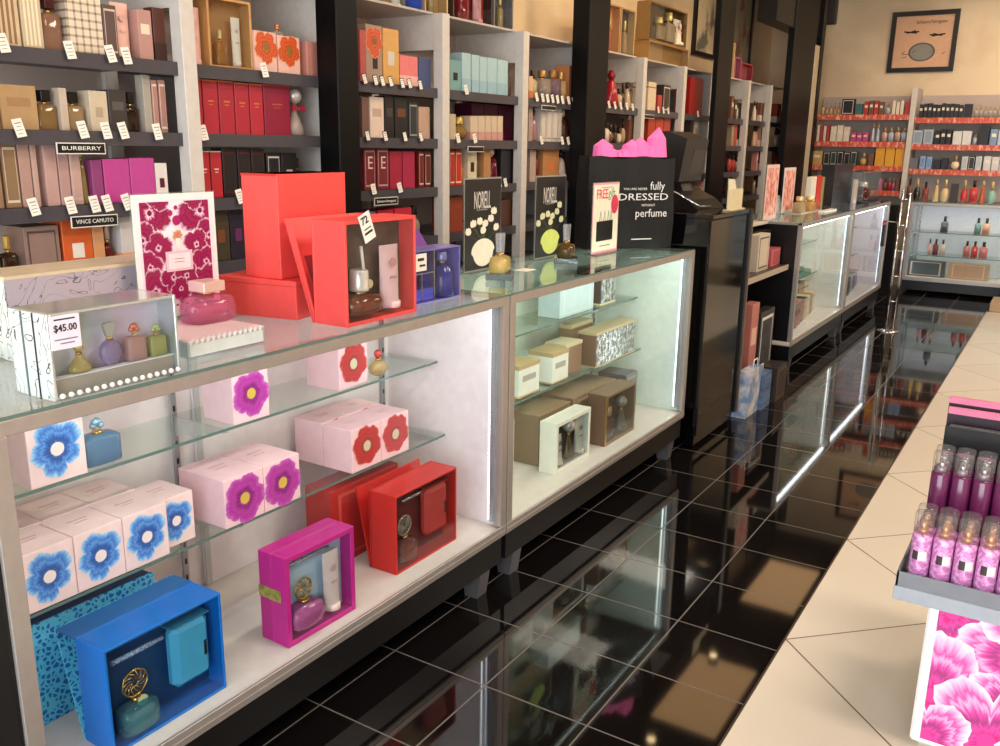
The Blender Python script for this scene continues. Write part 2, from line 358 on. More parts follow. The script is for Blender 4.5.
# ------------------------------------------------------------------ display cases
LEDM = mat((238, 246, 255), .5, emit=3); LEDW = mat((250, 250, 255), .5, emit=14)
def display_case(label, loc, rotz, L, D=.49, H=.963, inner=(240, 232, 230), shelves=((.725, .25), (.485, .22)), led=LEDM, lamp=7, lampcol=(.92, .97, 1), group=None, left_m=None, right_m=None, splits=(1, 1), nleg=2, strip=False):
    c = thing('display_case', label, 'display case', loc, rotz, group)
    IN = mat(inner, .45); p = .032
    z0 = .182
    MB().box(-D, -.001, 0, L, z0, .208, mat((226, 214, 206), .4), .002).build('case_floor', c)
    b = MB().box(-D, .002, 0, L, z0-.004, z0, ALU).box(-.004, .004, 0, L, z0, .214, ALU, .001).box(.002, .006, 0, L, .192, .196, ALU)
    b.box(-.022, .004, 0, L, .931, .957, ALU, .001).box(-.022, .004, 0, p, .214, .931, ALU, .001).box(-.022, .004, L-p, L, .214, .931, ALU, .001)
    b.box(-D, -D+.02, 0, .02, .2, .957, ALU).box(-D, -D+.02, L-.02, L, .2, .957, ALU).box(-D, -D+.02, 0, L, .937, .957, ALU).box(-D, 0, 0, .012, .945, .957, ALU).box(-D, 0, L-.012, L, .945, .957, ALU)
    b.build('frame', c)
    MB().box(-D+.03, -.006, .01, L-.01, .085, .178, BLACK).build('plinth', c)
    for y in ([.06, L-.13] if nleg == 2 else []):
        for x in (-.035, -D+.06):
            MB().prism([(x-.03, 0), (x+.015, 0), (x+.028, .085), (x-.045, .085)], 'y', y, y+.055, mat((92, 90, 94), .35, .3)).build('leg', c)
    MB().box(-D, 0, -0.0, L, .957, .9635, glass((242, 251, 248), 0, .01, 1.42)).box(-.0005, .0015, 0.001, L-.001, .9575, .963, GEDGE).build('glass_top', c)
    MB().box(-.012, -.008, p, L-p, .212, .932, glass((250, 253, 252), 0, .0, 1.14)).build('front_glass', c)
    for i, (y, mm) in enumerate(((.002, left_m or IN), (L-.010, right_m or IN))): MB().box(-D+.005, -.022, y, y+.008, .208, .945, mm).build('side_panel', c)
    for a, bb, off in ((.01, L/2+.02, 0), (L/2-.02, L-.01, .012)):
        d = MB().box(-D+.004+off, -D+.012+off, a, bb, .21, .937, IN).box(-D+.012+off, -D+.016+off, bb-.018 if off == 0 else a, bb if off == 0 else a+.018, .21, .937, mat((196, 196, 196), .4)).build('sliding_door', c)
    for y in (.05, L*.5-.09, L-.05):
        s = MB().box(-D+.028, -D+.036, y-.008, y+.008, .22, .93, mat((170, 172, 176), .35, .5))
        for q in range(14): s.box(-D+.036, -D+.037, y-.003, y+.003, .26+q*.047, .275+q*.047, BLACK)
        s.build('slotted_upright', c)
    for si, (z, xf) in enumerate(shelves):
        n = splits[si]; w = (L-.05)/n
        for q in range(n):
            ya, yb = .025+q*w+(.002 if q else 0), .025+(q+1)*w
            MB().box(-D+.04, -xf, ya, yb, z-.007, z, glass((246, 253, 250), 0, .01, 1.3)).box(-xf-.0003, -xf+.0008, ya, yb, z-.007, z, GEDGE).build('glass_shelf', c)
        for y in (.05, L*.5-.09, L-.05):
            MB().prism([(-D+.037, z-.008), (-xf-.005, z-.008), (-xf-.005, z-.014), (-xf-.03, z-.02), (-D+.037, z-.06)], 'y', y-.003, y+.003, mat((214, 216, 218), .3, .6)).build('bracket', c)
    for y in (p+.004, L-p-.004):
        s = 1 if y < .2 else -1
        st = MB().box(-.034, -.02, y-.006, y+.006, .23, .925, mat((176, 190, 204), .3, .6))
        for q in range(44): st.box(-.042, -.034, y-.004, y+.004, .235+q*.0156, .245+q*.0156, led)
        st.build('light_strip', c)
    st = MB().box(-.03, -.022, p, L-p, .924, .931, ALU)
    for q in (range(int((L-.1)/.02)) if strip else ()): st.box(-.036, -.016, .05+q*.02, .064+q*.02, .9215, .924, LEDW)
    st.build('light_strip', c)
    M = Matrix.Translation(Vector([float(a) for a in loc]))@Matrix.Rotation(rotz, 4, 'Z')
    if lamp:
        a = M@Vector((-.034, L/2, .936))
        l = light('case_lamp', 'AREA', a, lamp, lampcol, (L-.15, .02), aim=None)
        l.rotation_euler = (0, math.radians(38), rotz); l.data.shape = 'RECTANGLE'; l.data.size = .02; l.data.size_y = L-.15
        for y in (.05, L-.05):
            l = light('case_lamp', 'AREA', M@Vector((-.05, y, .57)), lamp*.07, lampcol, (.012, .66))
            dirn = (M.to_3x3()@Vector((-.6, .8 if y < .2 else -.8, 0)))
            l.rotation_euler = dirn.to_track_quat('-Z', 'Y').to_euler()
    return c
XC = .046
c1 = display_case('nearest white display case of flower print cartons, blue magenta and red gift sets', (XC, -1.06, 0), 0, 1.566, inner=(240, 228, 230), group=None, lamp=2.6)
MB().box(-.485, -.004, -.006, -.001, .18, .955, BLACK).build('outer_panel', c1)
display_case('second display case, beside the black till desk, holding cream silver and tan boxes', (XC, .512, 0), 0, 1.56, inner=(226, 238, 228), splits=(2, 1), lamp=3, lampcol=(.86, 1, .92))
display_case('third display case, past the till desk, with green and silver boxes inside', (XC, 3.92, 0), 0, 1.53, inner=(226, 226, 220), left_m=BLACK, strip=True, lamp=2.6, lampcol=(1, .97, .9))
display_case('fourth display case, farthest of the long counter beside the chrome poles', (XC, 5.456, 0), 0, 1.53, inner=(226, 216, 226), strip=True, lamp=2.6, lampcol=(.95, .9, 1))

# ------------------------------------------------------------------ product builders (fronts face +x, y to the right, origin at the base of the front left corner)
def place(z, bl, br, tl, back=None, depth=None):
    """corner pixels on a shelf of height z -> location, turn, width, depth, height"""
    a = onz(*bl, z); b = onz(*br, z); w = math.hypot(b[0]-a[0], b[1]-a[1]); rot = math.atan2(b[1]-a[1], b[0]-a[0])-PI/2
    h = onx(*tl, a[0])[2]-z
    if back: q = onz(*back, z); depth = math.hypot(q[0]-a[0], q[1]-a[1])
    return dict(loc=a, rot=rot, w=w, d=depth, h=h)

def carton_mb(w, d, h, c, style=0, acc=(230, 220, 200), m=None):
    m = m or mat(c, .38); a = mat(acc, .4) ; b = MB().box(-d, 0, 0, w, 0, h, m, .0012)
    e = .0006
    if style == 1: b.box(0, e, w*.18, w*.82, h*.52, h*.72, a)                      # front label
    if style == 2: b.box(-d-e, e, -e, w+e, h*.80, h*.83, a)                        # band near the top
    if style == 3: b.box(0, e, w*.1, w*.9, h*.08, h*.92, a).box(e, e*2, w*.14, w*.86, h*.12, h*.88, m)   # frame
    if style == 4:
        for q in range(4): b.box(0, e, w*(.14+.2*q), w*(.24+.2*q), h*.05, h*.95, a)
    if style == 5: b.box(0, e, w*.3, w*.7, h*.6, h*.63, a).box(0, e, w*.36, w*.64, h*.54, h*.56, a).box(-d, e, -e, w+e, h-.004, h, a)
    if style == 6: b.box(-d-e, e, -e, w+e, 0, h*.35, a)
    if style == 7: b.box(0, e, w*.3, w*.7, h*.35, h*.6, a)
    return b
def carton(loc, w, d, h, c, label, style=0, acc=(230, 220, 200), rot=0, group=None, name='perfume_carton', cat='carton', m=None):
    return tag(carton_mb(w, d, h, c, style, acc, m).build(name, None, loc, rot), label, cat, group)

def bottle_parts(parent, loc, w, h, body=(240, 220, 180), cap=(220, 190, 120), shape='square', capm=None, bodyc=.25, top=True, capk='cyl'):
    """loc: base centre in the parent's frame; returns the body"""
    gm = glass(body, bodyc, .03, 1.5); cm = capm or mat(cap, .25, .4); r = w/2; x, y, z = loc
    dark = glass(tuple(int(q*.9) for q in body), .55, .05, 1.3)
    b = MB()
    if shape == 'square':
        hb = h*.66; b.lathe([(r*.98, 0), (r*1.03, hb*.06), (r*1.03, hb*.86), (r*.8, hb*.97), (r*.3, hb)], gm, (x, y, z), 20, pw=6, sx=.55)
        b.box(x-r*.42, x+r*.42, y-r*.82, y+r*.82, z+hb*.08, z+hb*.75, dark, .002)
    elif shape in ('squat', 'low'):
        hb = h*(.44 if shape == 'squat' else .68); b.lathe([(r*.92, 0), (r*1.03, hb*.1), (r*1.05, hb*.5), (r*.95, hb*.85), (r*.5, hb*.97), (r*.25, hb)], gm, (x, y, z), 20, pw=4, sx=.6)
        b.lathe([(r*.8, hb*.1), (r*.85, hb*.6), (r*.5, hb*.7)], dark, (x, y, z), 14, pw=3, sx=.5)
    elif shape == 'round':
        hb = h*.62; b.ball(hb/2, gm, (x, y, z+hb/2), 18, sx=.6*w/hb, sy=w/hb); b.ball(hb/2*.8, dark, (x, y, z+hb/2*.95), 14, sx=.5*w/hb, sy=w/hb)
    elif shape == 'tall':
        hb = h*.74; b.lathe([(r*.9, 0), (r, hb*.05), (r*.86, hb*.5), (r*.7, hb*.9), (r*.3, hb)], gm, (x, y, z), 16); b.cyl(r*.7, hb*.05, hb*.7, dark, (x, y, z))
    elif shape == 'cyl':
        hb = h*.7; b.cyl(r, 0, hb, gm, (x, y, z), 18); b.cyl(r*.8, hb*.04, hb*.85, dark, (x, y, z))
    elif shape == 'bell':
        hb = h*.6; b.lathe([(r*.8, 0), (r, hb*.1), (r*.95, hb*.3), (r*.55, hb*.65), (r*.3, hb*.85), (r*.28, hb)], gm, (x, y, z), 18, sx=.7); b.lathe([(r*.8, hb*.06), (r*.85, hb*.25), (r*.4, hb*.6)], dark, (x, y, z), 14, sx=.6)
    bo = b.build('bottle', parent)
    c = MB(); c.cyl(r*.26, hb-.002, hb+h*.06, GOLD, (x, y, z), 12); z1 = z+hb+h*.06; hc = h-hb-h*.06
    if capk == 'cyl': c.lathe([(r*.4, 0), (r*.42, hc*.1), (r*.4, hc*.92), (r*.34, hc)], cm, (x, y, z1), 14)
    if capk == 'sq': c.box(x-r*.45, x+r*.45, y-r*.5, y+r*.5, z1, z1+hc, cm, .002)
    if capk == 'ball': c.ball(hc/2, cm, (x, y, z1+hc/2), 12)
    if capk == 'fan': c.prism([(y-r*.3, z1), (y+r*.3, z1), (y+r*.55, z1+hc*.92), (y+r*.3, z1+hc), (y-r*.3, z1+hc), (y-r*.55, z1+hc*.92)], 'x', x-r*.2, x+r*.2, cm)
    if capk == 'rose':
        for q in range(7): c.ball(hc*.28, cm, (x+math.cos(q*.9)*hc*.16, y+math.sin(q*.9)*hc*.3, z1+hc*.5+math.cos(q*2.1)*hc*.2), 8)
    if capk == 'lace':
        for q in range(12):
            a = q*2*PI/12; c.tube([(x, y+math.cos(a+t_*.5)*hc*.4*k_, z1+hc*.4+math.sin(a+t_*.5)*hc*.4*k_) for t_, k_ in ((0, .2), (1, .6), (2, 1))], .0016, cm, 5)
        c.tube([(x, y+math.cos(a*.35)*hc*.4, z1+hc*.4+math.sin(a*.35)*hc*.4) for a in range(19)], .0025, cm, 6)
    c.build('cap', bo)
    return bo
def perfume(loc, w, h, label, rot=0, group=None, cat='bottle', **k):
    t = thing('perfume_bottle', label, cat, loc, rot, group); bottle_parts(t, (0, 0, 0), w, h, **k); return t
def mini_bottle(loc, w, h, body, cap, label, group=None, shape=0):
    """a far-off bottle of a few pixels: one mesh"""
    b = MB(); gm = mat(body, .15, coat=.5); cm = mat(cap, .3, .3); r = w/2
    if shape == 0: b.lathe([(r, 0), (r, h*.6), (r*.5, h*.7), (r*.3, h*.72)], gm, (0, 0, 0), 12, pw=5, sx=.6).cyl(r*.4, h*.7, h, cm, n=10)
    elif shape == 1: b.ball(h*.32, gm, (0, 0, h*.32), 12, sx=.6*min(1, r/(h*.32)), sy=min(1, r/(h*.32))).cyl(r*.35, h*.6, h, cm, n=10)
    else: b.lathe([(r*.8, 0), (r, h*.08), (r*.6, h*.6), (r*.25, h*.75)], gm, n=12).lathe([(r*.25, h*.74), (r*.5, h*.85), (r*.2, h)], cm, n=10)
    return tag(b.build('perfume_bottle', None, loc), label, 'bottle', group)
def tube_parts(parent, loc, w, h, c=(244, 214, 214), emblem=(226, 178, 178)):
    x, y, z = loc; m = mat(c, .35)
    b = MB(); n = 16; i0 = []
    secs = [(w*.42, w*.24, 0), (w*.44, w*.25, h*.1), (w*.47, w*.18, h*.5), (w*.5, w*.06, h*.9), (w*.5, w*.02, h)]
    rings = [[(x+b_*math.sin(2*PI*j/n), y+a_*math.cos(2*PI*j/n), z+zz) for j in range(n)] for a_, b_, zz in secs]
    for a in range(len(rings)-1):
        for j in range(n): b.poly([rings[a][j], rings[a][(j+1) % n], rings[a+1][(j+1) % n], rings[a+1][j]], m, smooth=True)
    b.poly(rings[0][::-1], m); b.poly(rings[-1], m)
    e = mat(emblem, .4); b.lathe([(w*.16, 0), (w*.16, .0012)], e, (x+w*.2, y, z+h*.72), 16, axis='x')
    b.box(x+w*.2, x+w*.235, y-w*.16, y+w*.16, z+h*.46, z+h*.5, e)
    o = b.build('lotion_tube', parent)
    MB().cyl(w*.4, -.002, h*.09, m, (x, y, z), 16).build('cap', o)
    return o
def price_tag_mb(w=.03, h=.042, border=False):
    b = MB(); b.box(0, .001, 0, w, -h, 0, INK if border else PAPER)
    if border: b.box(.001, .0014, w*.12, w*.88, -h*.92, -h*.08, PAPER)
    for q, (a, c) in enumerate(((.15, .85), (.25, .75), (.15, .8), (.2, .7))): b.box(.0014, .0018, w*a, w*c, -h*(.22+.19*q)-h*.035, -h*(.22+.19*q), INK if q == 0 else mat((150, 142, 134), .6))
    return b
TAGM = {}
def price_tag(loc, label, group, w=.03, h=.042, tilt=.18, border=False, scale=1.0):
    key = (w, h, border)
    if key not in TAGM: TAGM[key] = price_tag_mb(w, h, border).build('price_tag', None, (0, 0, 0)); o = TAGM[key]
    else: o = TAGM[key].copy(); COL.objects.link(o)
    o.location = tuple(float(a) for a in loc); o.rotation_euler = (tilt+random.uniform(-.06, .06), -.15, 0); tag(o, label, 'price tag', group)
    return o

# ------------------------------------------------------------------ wall shelving along the left wall
XS = -1.17                     # shelf front edge
ZS = [1.65, 1.42, 1.195, .965, .73, .49]
UPR = [-.42, .35, 1.08, 1.82, 2.55, 3.33, 4.12, 4.86, 5.62, 6.42, 7.1, 7.7]
shelf_m = mat((84, 78, 84), .3, .1); lip_m = mat((74, 70, 77), .3); back_m = noise_mat('back_panel', (206, 186, 176), (190, 170, 162), 1.5, .5)
upr_m = mat((214, 206, 198), .45)
BAY = ['first wall bay', 'second wall bay', 'third wall bay', 'fourth wall bay', 'fifth wall bay', 'sixth wall bay', 'seventh wall bay', 'eighth wall bay', 'ninth wall bay', 'tenth wall bay', 'eleventh wall bay']
SH = ['top shelf', 'second shelf', 'third shelf', 'fourth shelf', 'fifth shelf']
for i in range(len(UPR)-1):
    y0, y1 = UPR[i]+.03, UPR[i+1]-.03
    t = thing('shelving_unit', 'tall grey wall shelving with perfume on dark shelves, %s from the left' % BAY[i], 'shelving', (-1.62, y0, 0))
    L = y1-y0
    MB().box(.0, .03, 0, L, 0, 1.98, back_m).build('back_panel', t)
    for z in ZS:
        MB().box(.03, -XS*-1+1.62, 0, L, z-.018, z, shelf_m, .001).box(1.62+XS, 1.62+XS+.006, 0, L, z-.042, z+.002, lip_m).build('shelf', t)
    MB().box(.03, 1.62+XS-.03, 0, L, 0, .3, mat((60, 52, 52), .4)).build('base_cabinet', t)
    MB().box(.0, 1.62+XS-.02, 0, L, 1.98, 1.99, mat((190, 180, 172), .4)).build('top_board', t)
for i, y in enumerate(UPR):
    if i in (2, 5, 8):
        tag(MB().box(-1.62, -1.2, y-.028, y+.028, 0, 1.98, upr_m, .002).build('shelf_divider'), 'plain divider behind black pillar, between %s and %s' % (BAY[i-1], BAY[i]), 'upright'); continue
    if i == 11: continue
    b = MB(); xa, xb = -1.62, -1.135
    b.box(xb-.055, xb, y-.028, y+.028, 0, 1.985, upr_m, .002).box(xa, xa+.05, y-.028, y+.028, 0, 1.985, upr_m, .002).box(xa+.05, xb-.055, y-.026, y+.026, 1.825, 1.983, upr_m).box(xa+.05, xb-.055, y-.026, y+.026, 0, .1, upr_m)
    tag(b.build('shelf_divider'), 'tall pale open divider between %s and %s' % (BAY[i-1] if i else 'window', BAY[i]), 'upright')
# pillars: edges measured on the front plane
Y = lambda px, x=XS, py=120: float(onx(px, py, x)[1])
pil(2, -1.06, Y(339, -1.06), Y(360, -1.06))
pil(3, -1.06, Y(586, -1.06), Y(606, -1.06))
pil(4, -1.02, Y(714, -1.02), Y(728, -1.02), xb=-1.06)
pil(5, -.98, Y(787, -.98), Y(809, -.98), xb=-1.04)
struct(MB().box(-1.05, -.97, Y(809, -.97)+.01, Y(813, -.97), 0, 2.42, mat((226, 206, 176), .4)).build('trim_6'))
pil(7, -.96, Y(814, -.96), min(8.2, Y(831, -.96)))
struct(MB().box(-1.16, -.99, Y(757, -1.16, 20), 8.2, float(onx(757, 21, -1.16)[2]), 3.1, BLACK).build('trim_8'))

def fill_bay(bi, si, items, x=-1.2):
    """items: (px left, px right, py top, kind, colour, extra)"""
    z = ZS[si]+.001; n = 0; rows = sorted(items, key=lambda q: q[0])
    for j, it in enumerate(rows):
        a, b_, top, kind, col = it[:5]; ex = it[5] if len(it) > 5 else {}
        xf = x-ex.get('back', 0); py = ex.get('py', top+15)
        y0, y1 = Y(a, xf, py), Y(b_, xf, py); h = max(.02, float(onx((a+b_)/2, top, xf)[2])-z); h = min(h, ex.get('hmax', .3 if si == 0 else .19)); w = max(.012, y1-y0-.0015)
        look = ex.get('look', 'perfume carton'); pos = '%s from left, %s, %s' % (ORD[j], SH[si], BAY[bi])
        grp = 'perfumes on the %s of the %s' % (SH[si], BAY[bi])
        if kind == 'c': carton((xf, y0, z), w, ex.get('d', min(.12, max(.04, w))), h, col, '%s, %s' % (look, pos), ex.get('style', 0), ex.get('acc', (230, 214, 190)), group=grp, m=ex.get('m'))
        elif kind == 'b': perfume((xf-.03, y0+w/2, z), w, h, '%s, %s' % (look, pos), group=grp, body=col, cap=ex.get('cap', (30, 26, 26)), shape=ex.get('shape', 'square'), capk=ex.get('capk', 'cyl'), bodyc=.4)
        elif kind == 'm': mini_bottle((xf-.03, y0+w/2, z), w, h, col, ex.get('cap', (60, 40, 30)), '%s, %s' % (look, pos), grp, ex.get('shape', 0))
        elif kind == 't':
            t = thing('lotion_tube_pack', '%s, %s' % (look, pos), 'tube', (xf-.04, y0+w/2, z), 0, grp); tube_parts(t, (0, 0, .003), w, min(h, .2), col)
C_ = lambda look, **k: dict(look=look, **k)
tan, crm, blk, pnk = (196, 160, 120), (226, 208, 182), (34, 28, 30), (206, 164, 158)
plaid = voro_mat('plaid_card', (214, 190, 158), (190, 170, 140), 40, .02)
# a real plaid from crossing bands
def plaid_mat():
    m = bpy.data.materials.new('plaid_card'); m.use_nodes = True; nt = m.node_tree; N = nt.nodes; K = nt.links; b = N['Principled BSDF']; b.inputs['Roughness'].default_value = .4
    tc = N.new('ShaderNodeTexCoord'); sp = N.new('ShaderNodeSeparateXYZ'); K.new(tc.outputs['Object'], sp.inputs[0]); outs = []
    for ax in ('Y', 'Z'):
        a = N.new('ShaderNodeMath'); a.operation = 'MULTIPLY'; K.new(sp.outputs[ax], a.inputs[0]); a.inputs[1].default_value = 42
        f = N.new('ShaderNodeMath'); f.operation = 'FRACT'; K.new(a.outputs[0], f.inputs[0]); g = N.new('ShaderNodeMath'); g.operation = 'LESS_THAN'; K.new(f.outputs[0], g.inputs[0]); g.inputs[1].default_value = .3; outs.append(g.outputs[0])
    s = N.new('ShaderNodeMath'); s.operation = 'ADD'; K.new(outs[0], s.inputs[0]); K.new(outs[1], s.inputs[1]); s2 = N.new('ShaderNodeMath'); s2.operation = 'MULTIPLY'; K.new(s.outputs[0], s2.inputs[0]); s2.inputs[1].default_value = .5
    cr = N.new('ShaderNodeValToRGB'); K.new(s2.outputs[0], cr.inputs[0]); e = cr.color_ramp.elements; e[0].color = (*lin((232, 214, 188)), 1); e[1].color = (*lin((128, 106, 88)), 1); K.new(cr.outputs[0], b.inputs['Base Color']); return m
plaid = plaid_mat()
ocf = flower_mat((250, 214, 120), (238, 96, 34), (250, 150, 90), (200, 60, 20))
# first bay
fill_bay(0, 0, [(-30, -12, -22, 'c', tan, C_('striped tan perfume carton', style=4, acc=(110, 80, 60))), (-10, 17, -18, 'c', (214, 190, 150), C_('cream and tan striped carton', style=4, acc=(150, 112, 76))),
    (19, 40, -16, 'c', (206, 184, 146), C_('tan and white striped carton', style=4, acc=(240, 226, 196))), (43, 63, -8, 'b', (200, 150, 120), C_('amber bottle with dark red cap', cap=(70, 20, 26), capk='sq')),
    (65, 101, -10, 'c', crm, C_('large plaid carton', m=plaid)), (103, 117, 5, 'c', (96, 74, 70), C_('dark metallic slanting tin', style=3, acc=(220, 190, 170))), (118, 136, 3, 't', (240, 190, 176), C_('pale pink tube')),
    (138, 152, 10, 'c', (190, 140, 130), C_('dusty pink square carton', style=1)), (153, 165, 8, 'c', (86, 40, 26), C_('dark amber glass carton', style=6, acc=(60, 26, 18)))])
fill_bay(0, 1, [(-28, -2, 86, 'c', tan, C_('wide plain tan carton')), (0, 37, 85, 'c', (186, 148, 100), C_('wide golden tan carton', style=1, acc=(170, 130, 84))), (40, 60, 90, 'b', (190, 150, 90), C_('squat amber bottle with black cap', capk='sq')),
    (60, 68, 88, 'c', (200, 180, 160), C_('thin beige carton')), (69, 87, 92, 'b', (214, 180, 130), C_('golden bottle with black cap', capk='sq')), (90, 108, 91, 'c', (208, 190, 162), C_('small cream square carton', style=7, acc=(180, 160, 130))),
    (109, 127, 90, 'c', (58, 52, 50), C_('small dark grey carton', style=1, acc=(90, 84, 80))), (129, 142, 92, 'b', (70, 46, 34), C_('dark brown square bottle', capk='sq')), (143, 151, 75, 'c', (170, 160, 146), C_('grey green marbled carton')),
    (152, 158, 80, 'c', (178, 128, 116), C_('slim pink brown carton', style=3)), (159, 166, 80, 'c', (170, 120, 110), C_('slim rosy carton', style=3))])
fill_bay(0, 2, [(-25, -2, 132, 'c', (160, 128, 96), C_('tall brown carton')), (0, 16, 132, 'c', (150, 118, 84), C_('tall brown carton', style=3)), (17, 29, 133, 'c', (186, 146, 132), C_('tall dusty pink carton')),
    (30, 36, 134, 'c', (196, 160, 148), C_('slim dusty pink carton')), (37, 42, 144, 'm', (210, 180, 130), C_('slender gold bottle', shape=2)), (43, 56, 138, 'c', (196, 154, 146), C_('tall pink beige carton')), (57, 68, 140, 'c', (188, 146, 140), C_('tall mauve carton')),
    (69, 80, 141, 'c', (198, 158, 148), C_('tall rose beige carton', style=3, acc=(210, 176, 160))), (81, 91, 146, 'b', (206, 186, 110), C_('yellow green bottle', cap=(200, 180, 140), shape='tall')), (92, 103, 160, 'c', (150, 60, 120), C_('plum purple carton')),
    (104, 130, 159, 'c', (200, 64, 150), C_('wide magenta carton, left twin')), (130.5, 155, 158, 'c', (202, 66, 152), C_('wide magenta carton, right twin')), (156, 168, 163, 'c', (232, 220, 214), C_('white carton with maroon square', style=7, acc=(90, 20, 50)))])
fill_bay(0, 3, [(-22, 0, 232, 'b', (200, 160, 110), C_('gold bottle')), (4, 22, 236, 'b', (90, 60, 40), C_('dark bottle with gold cap', cap=(200, 160, 80))), (24, 60, 226, 'c', (150, 120, 110), C_('clear topped gift box', style=3, acc=(90, 70, 60))), (62, 92, 219, 'c', (224, 92, 32), C_('large bright orange carton', style=7, acc=(236, 226, 214))),
    (92.5, 104, 219, 'c', (214, 150, 96), C_('tan carton beside the orange one')), (105, 119, 224, 'b', (150, 30, 34), C_('round red bottle with tall stopper', shape='round', cap=(190, 170, 160))), (120, 136, 211, 'c', (206, 198, 196), C_('grey white carton with orange print', style=6, acc=(226, 160, 120)))])
# second bay
fill_bay(1, 0, [(191, 207, 7, 't', (238, 186, 176), C_('pale pink tube')), (307, 318, 42, 'c', (214, 140, 126), C_('small salmon carton'))])
for j, (a, b_) in enumerate(((255, 277), (278, 300))):
    z = ZS[0]+.001; y0, y1 = Y(a, -1.2, 50), Y(b_, -1.2, 50); w = y1-y0-.002; h = float(onx(a, 30 if j == 0 else 35, -1.2)[2])-z
    o = carton_mb(w, .07, h, (240, 190, 176)); o.flower(.0006, w/2, h*.62, w*.56, ocf, mat((150, 110, 40), .4), 5, .4, seed=j+3)
    tag(o.build('perfume_carton', None, (-1.2, y0, z)), 'pink carton with orange flower, %s of two, top shelf, second wall bay' % ('left' if j == 0 else 'right'), 'carton', 'orange flower cartons')
perfume((-1.24, Y(284, -1.2, 20), ZS[0]+.001+.115), .045, .07, 'small clear bottle standing on the orange flower cartons, second wall bay', body=(230, 220, 214), cap=(200, 120, 70))
fill_bay(1, 1, [(191+a, 191+b_, 80+c, 'c', (186+g, 36, 56), C_(l, style=5, acc=(214, 120, 60))) for a, b_, c, g, l in ((0, 11, -1, 0, 'crimson carton'), (12, 27, 0, 4, 'crimson carton'), (28, 43, 1, -4, 'crimson carton'), (44, 58, 3, 0, 'crimson carton'), (59, 72, 4, 6, 'crimson carton'))] +
    [(264, 290, 85, 'c', (150, 24, 56), C_('deep wine red wide carton', style=5, acc=(190, 80, 60))), (292, 307, 88, 'b', (224, 206, 196), C_('clear bottle with red bow', cap=(200, 190, 186), shape='bell', capk='ball'))])
bw = MB(); cz = ZS[1]+.105; cy = Y(303, -1.17, 100)
for s in (-1, 1): bw.prism([(cy, cz), (cy+s*.03, cz+.018), (cy+s*.034, cz-.01)], 'x', -1.2, -1.194, mat((170, 20, 50), .4))
tag(bw.ball(.007, mat((170, 20, 50), .4), (-1.195, cy, cz)).build('ribbon_bow'), 'dark red ribbon bow tied on clear bottle beside black pillar', 'bow')
fill_bay(1, 2, [(191, 199, 151, 'c', (196, 36, 50), C_('slim red carton', style=5)), (200, 210, 151, 'c', (200, 40, 54), C_('slim red carton', style=5)), (211, 222, 151, 'c', (196, 38, 52), C_('slim red carton', style=5)),
    (223, 237, 148, 'c', blk, C_('black carton with red edge', style=3, acc=(90, 20, 26))), (238, 251, 148, 'c', blk, C_('black carton with red edge', style=3, acc=(90, 20, 26))), (252, 265, 149, 'c', blk, C_('black carton with red edge', style=3, acc=(90, 20, 26))),
    (267, 281, 153, 'c', (26, 24, 28), C_('black carton with pink mark', style=3, acc=(200, 190, 190))), (282, 297, 153, 'c', (26, 24, 28), C_('black carton with heart mark', style=7, acc=(190, 150, 160))), (299, 306, 158, 'b', (60, 40, 44), C_('small dark bottle'))])
fill_bay(1, 3, [(191, 205, 208, 'c', (60, 54, 40), C_('dark olive carton')), (212, 229, 204, 'c', (74, 62, 44), C_('dark olive gift set with silver letter', style=7, acc=(130, 70, 40))), (230, 246, 206, 'c', (44, 36, 52), C_('black carton with purple panel', style=7, acc=(110, 40, 96)))])
# third bay
fill_bay(2, 0, [(360, 366, 30, 'c', (196, 80, 80), C_('slim red carton')), (383, 399, 29, 'c', (222, 164, 84), C_('yellow carton with silver label', style=7, acc=(214, 206, 190))), (400, 418, 56, 'c', (238, 120, 120), C_('coral pink carton', style=6, acc=(244, 180, 170))), (419, 431, 58, 'c', (70, 84, 130), C_('dull blue carton'))])
z = ZS[0]+.001; y0, y1 = Y(366, -1.2, 50), Y(382, -1.2, 50); w = y1-y0; h = float(onx(374, 25, -1.2)[2])-z
o = carton_mb(w, .06, h, (170, 140, 120)); o.flower(.0006, w/2, h*.72, w*.6, ocf, mat((150, 90, 40), .4), 5, .4, seed=9).box(0, .0008, w*.4, w*.7, h*.25, h*.45, INK)
tag(o.build('perfume_carton', None, (-1.2, y0, z)), 'grey carton with orange flower beside the first black pillar, top shelf', 'carton')
fill_bay(2, 1, [(362, 369, 97, 'c', (120, 84, 74), C_('slim brown carton')), (370, 384, 97, 'c', (232, 206, 190), C_('white carton', style=1, acc=(200, 170, 150))), (385, 394, 96, 'c', blk, C_('black carton', style=1, acc=(70, 60, 56))), (395, 408, 97, 'c', (30, 28, 30), C_('black carton', style=1, acc=(110, 60, 40))),
    (409, 418, 102, 'c', (46, 50, 56), C_('dark blue grey carton', style=3, acc=(160, 160, 150))), (419, 430, 107, 'c', (196, 156, 130), C_('low beige carton'))])
fill_bay(2, 2, [(364, 376, 147, 'c', (122, 34, 44), C_('maroon carton with pale letters', style=3, acc=(200, 150, 150))), (377, 389, 147, 'c', (124, 36, 46), C_('maroon carton with pale letters', style=3, acc=(200, 150, 150))), (390, 402, 151, 'c', (176, 30, 60), C_('crimson carton')),
    (403, 415, 151, 'c', (180, 34, 70), C_('crimson carton')), (419, 424, 151, 'c', (120, 30, 20), C_('slim rust carton', style=3)), (425, 431, 152, 'c', (110, 26, 18), C_('slim rust carton', style=3))])
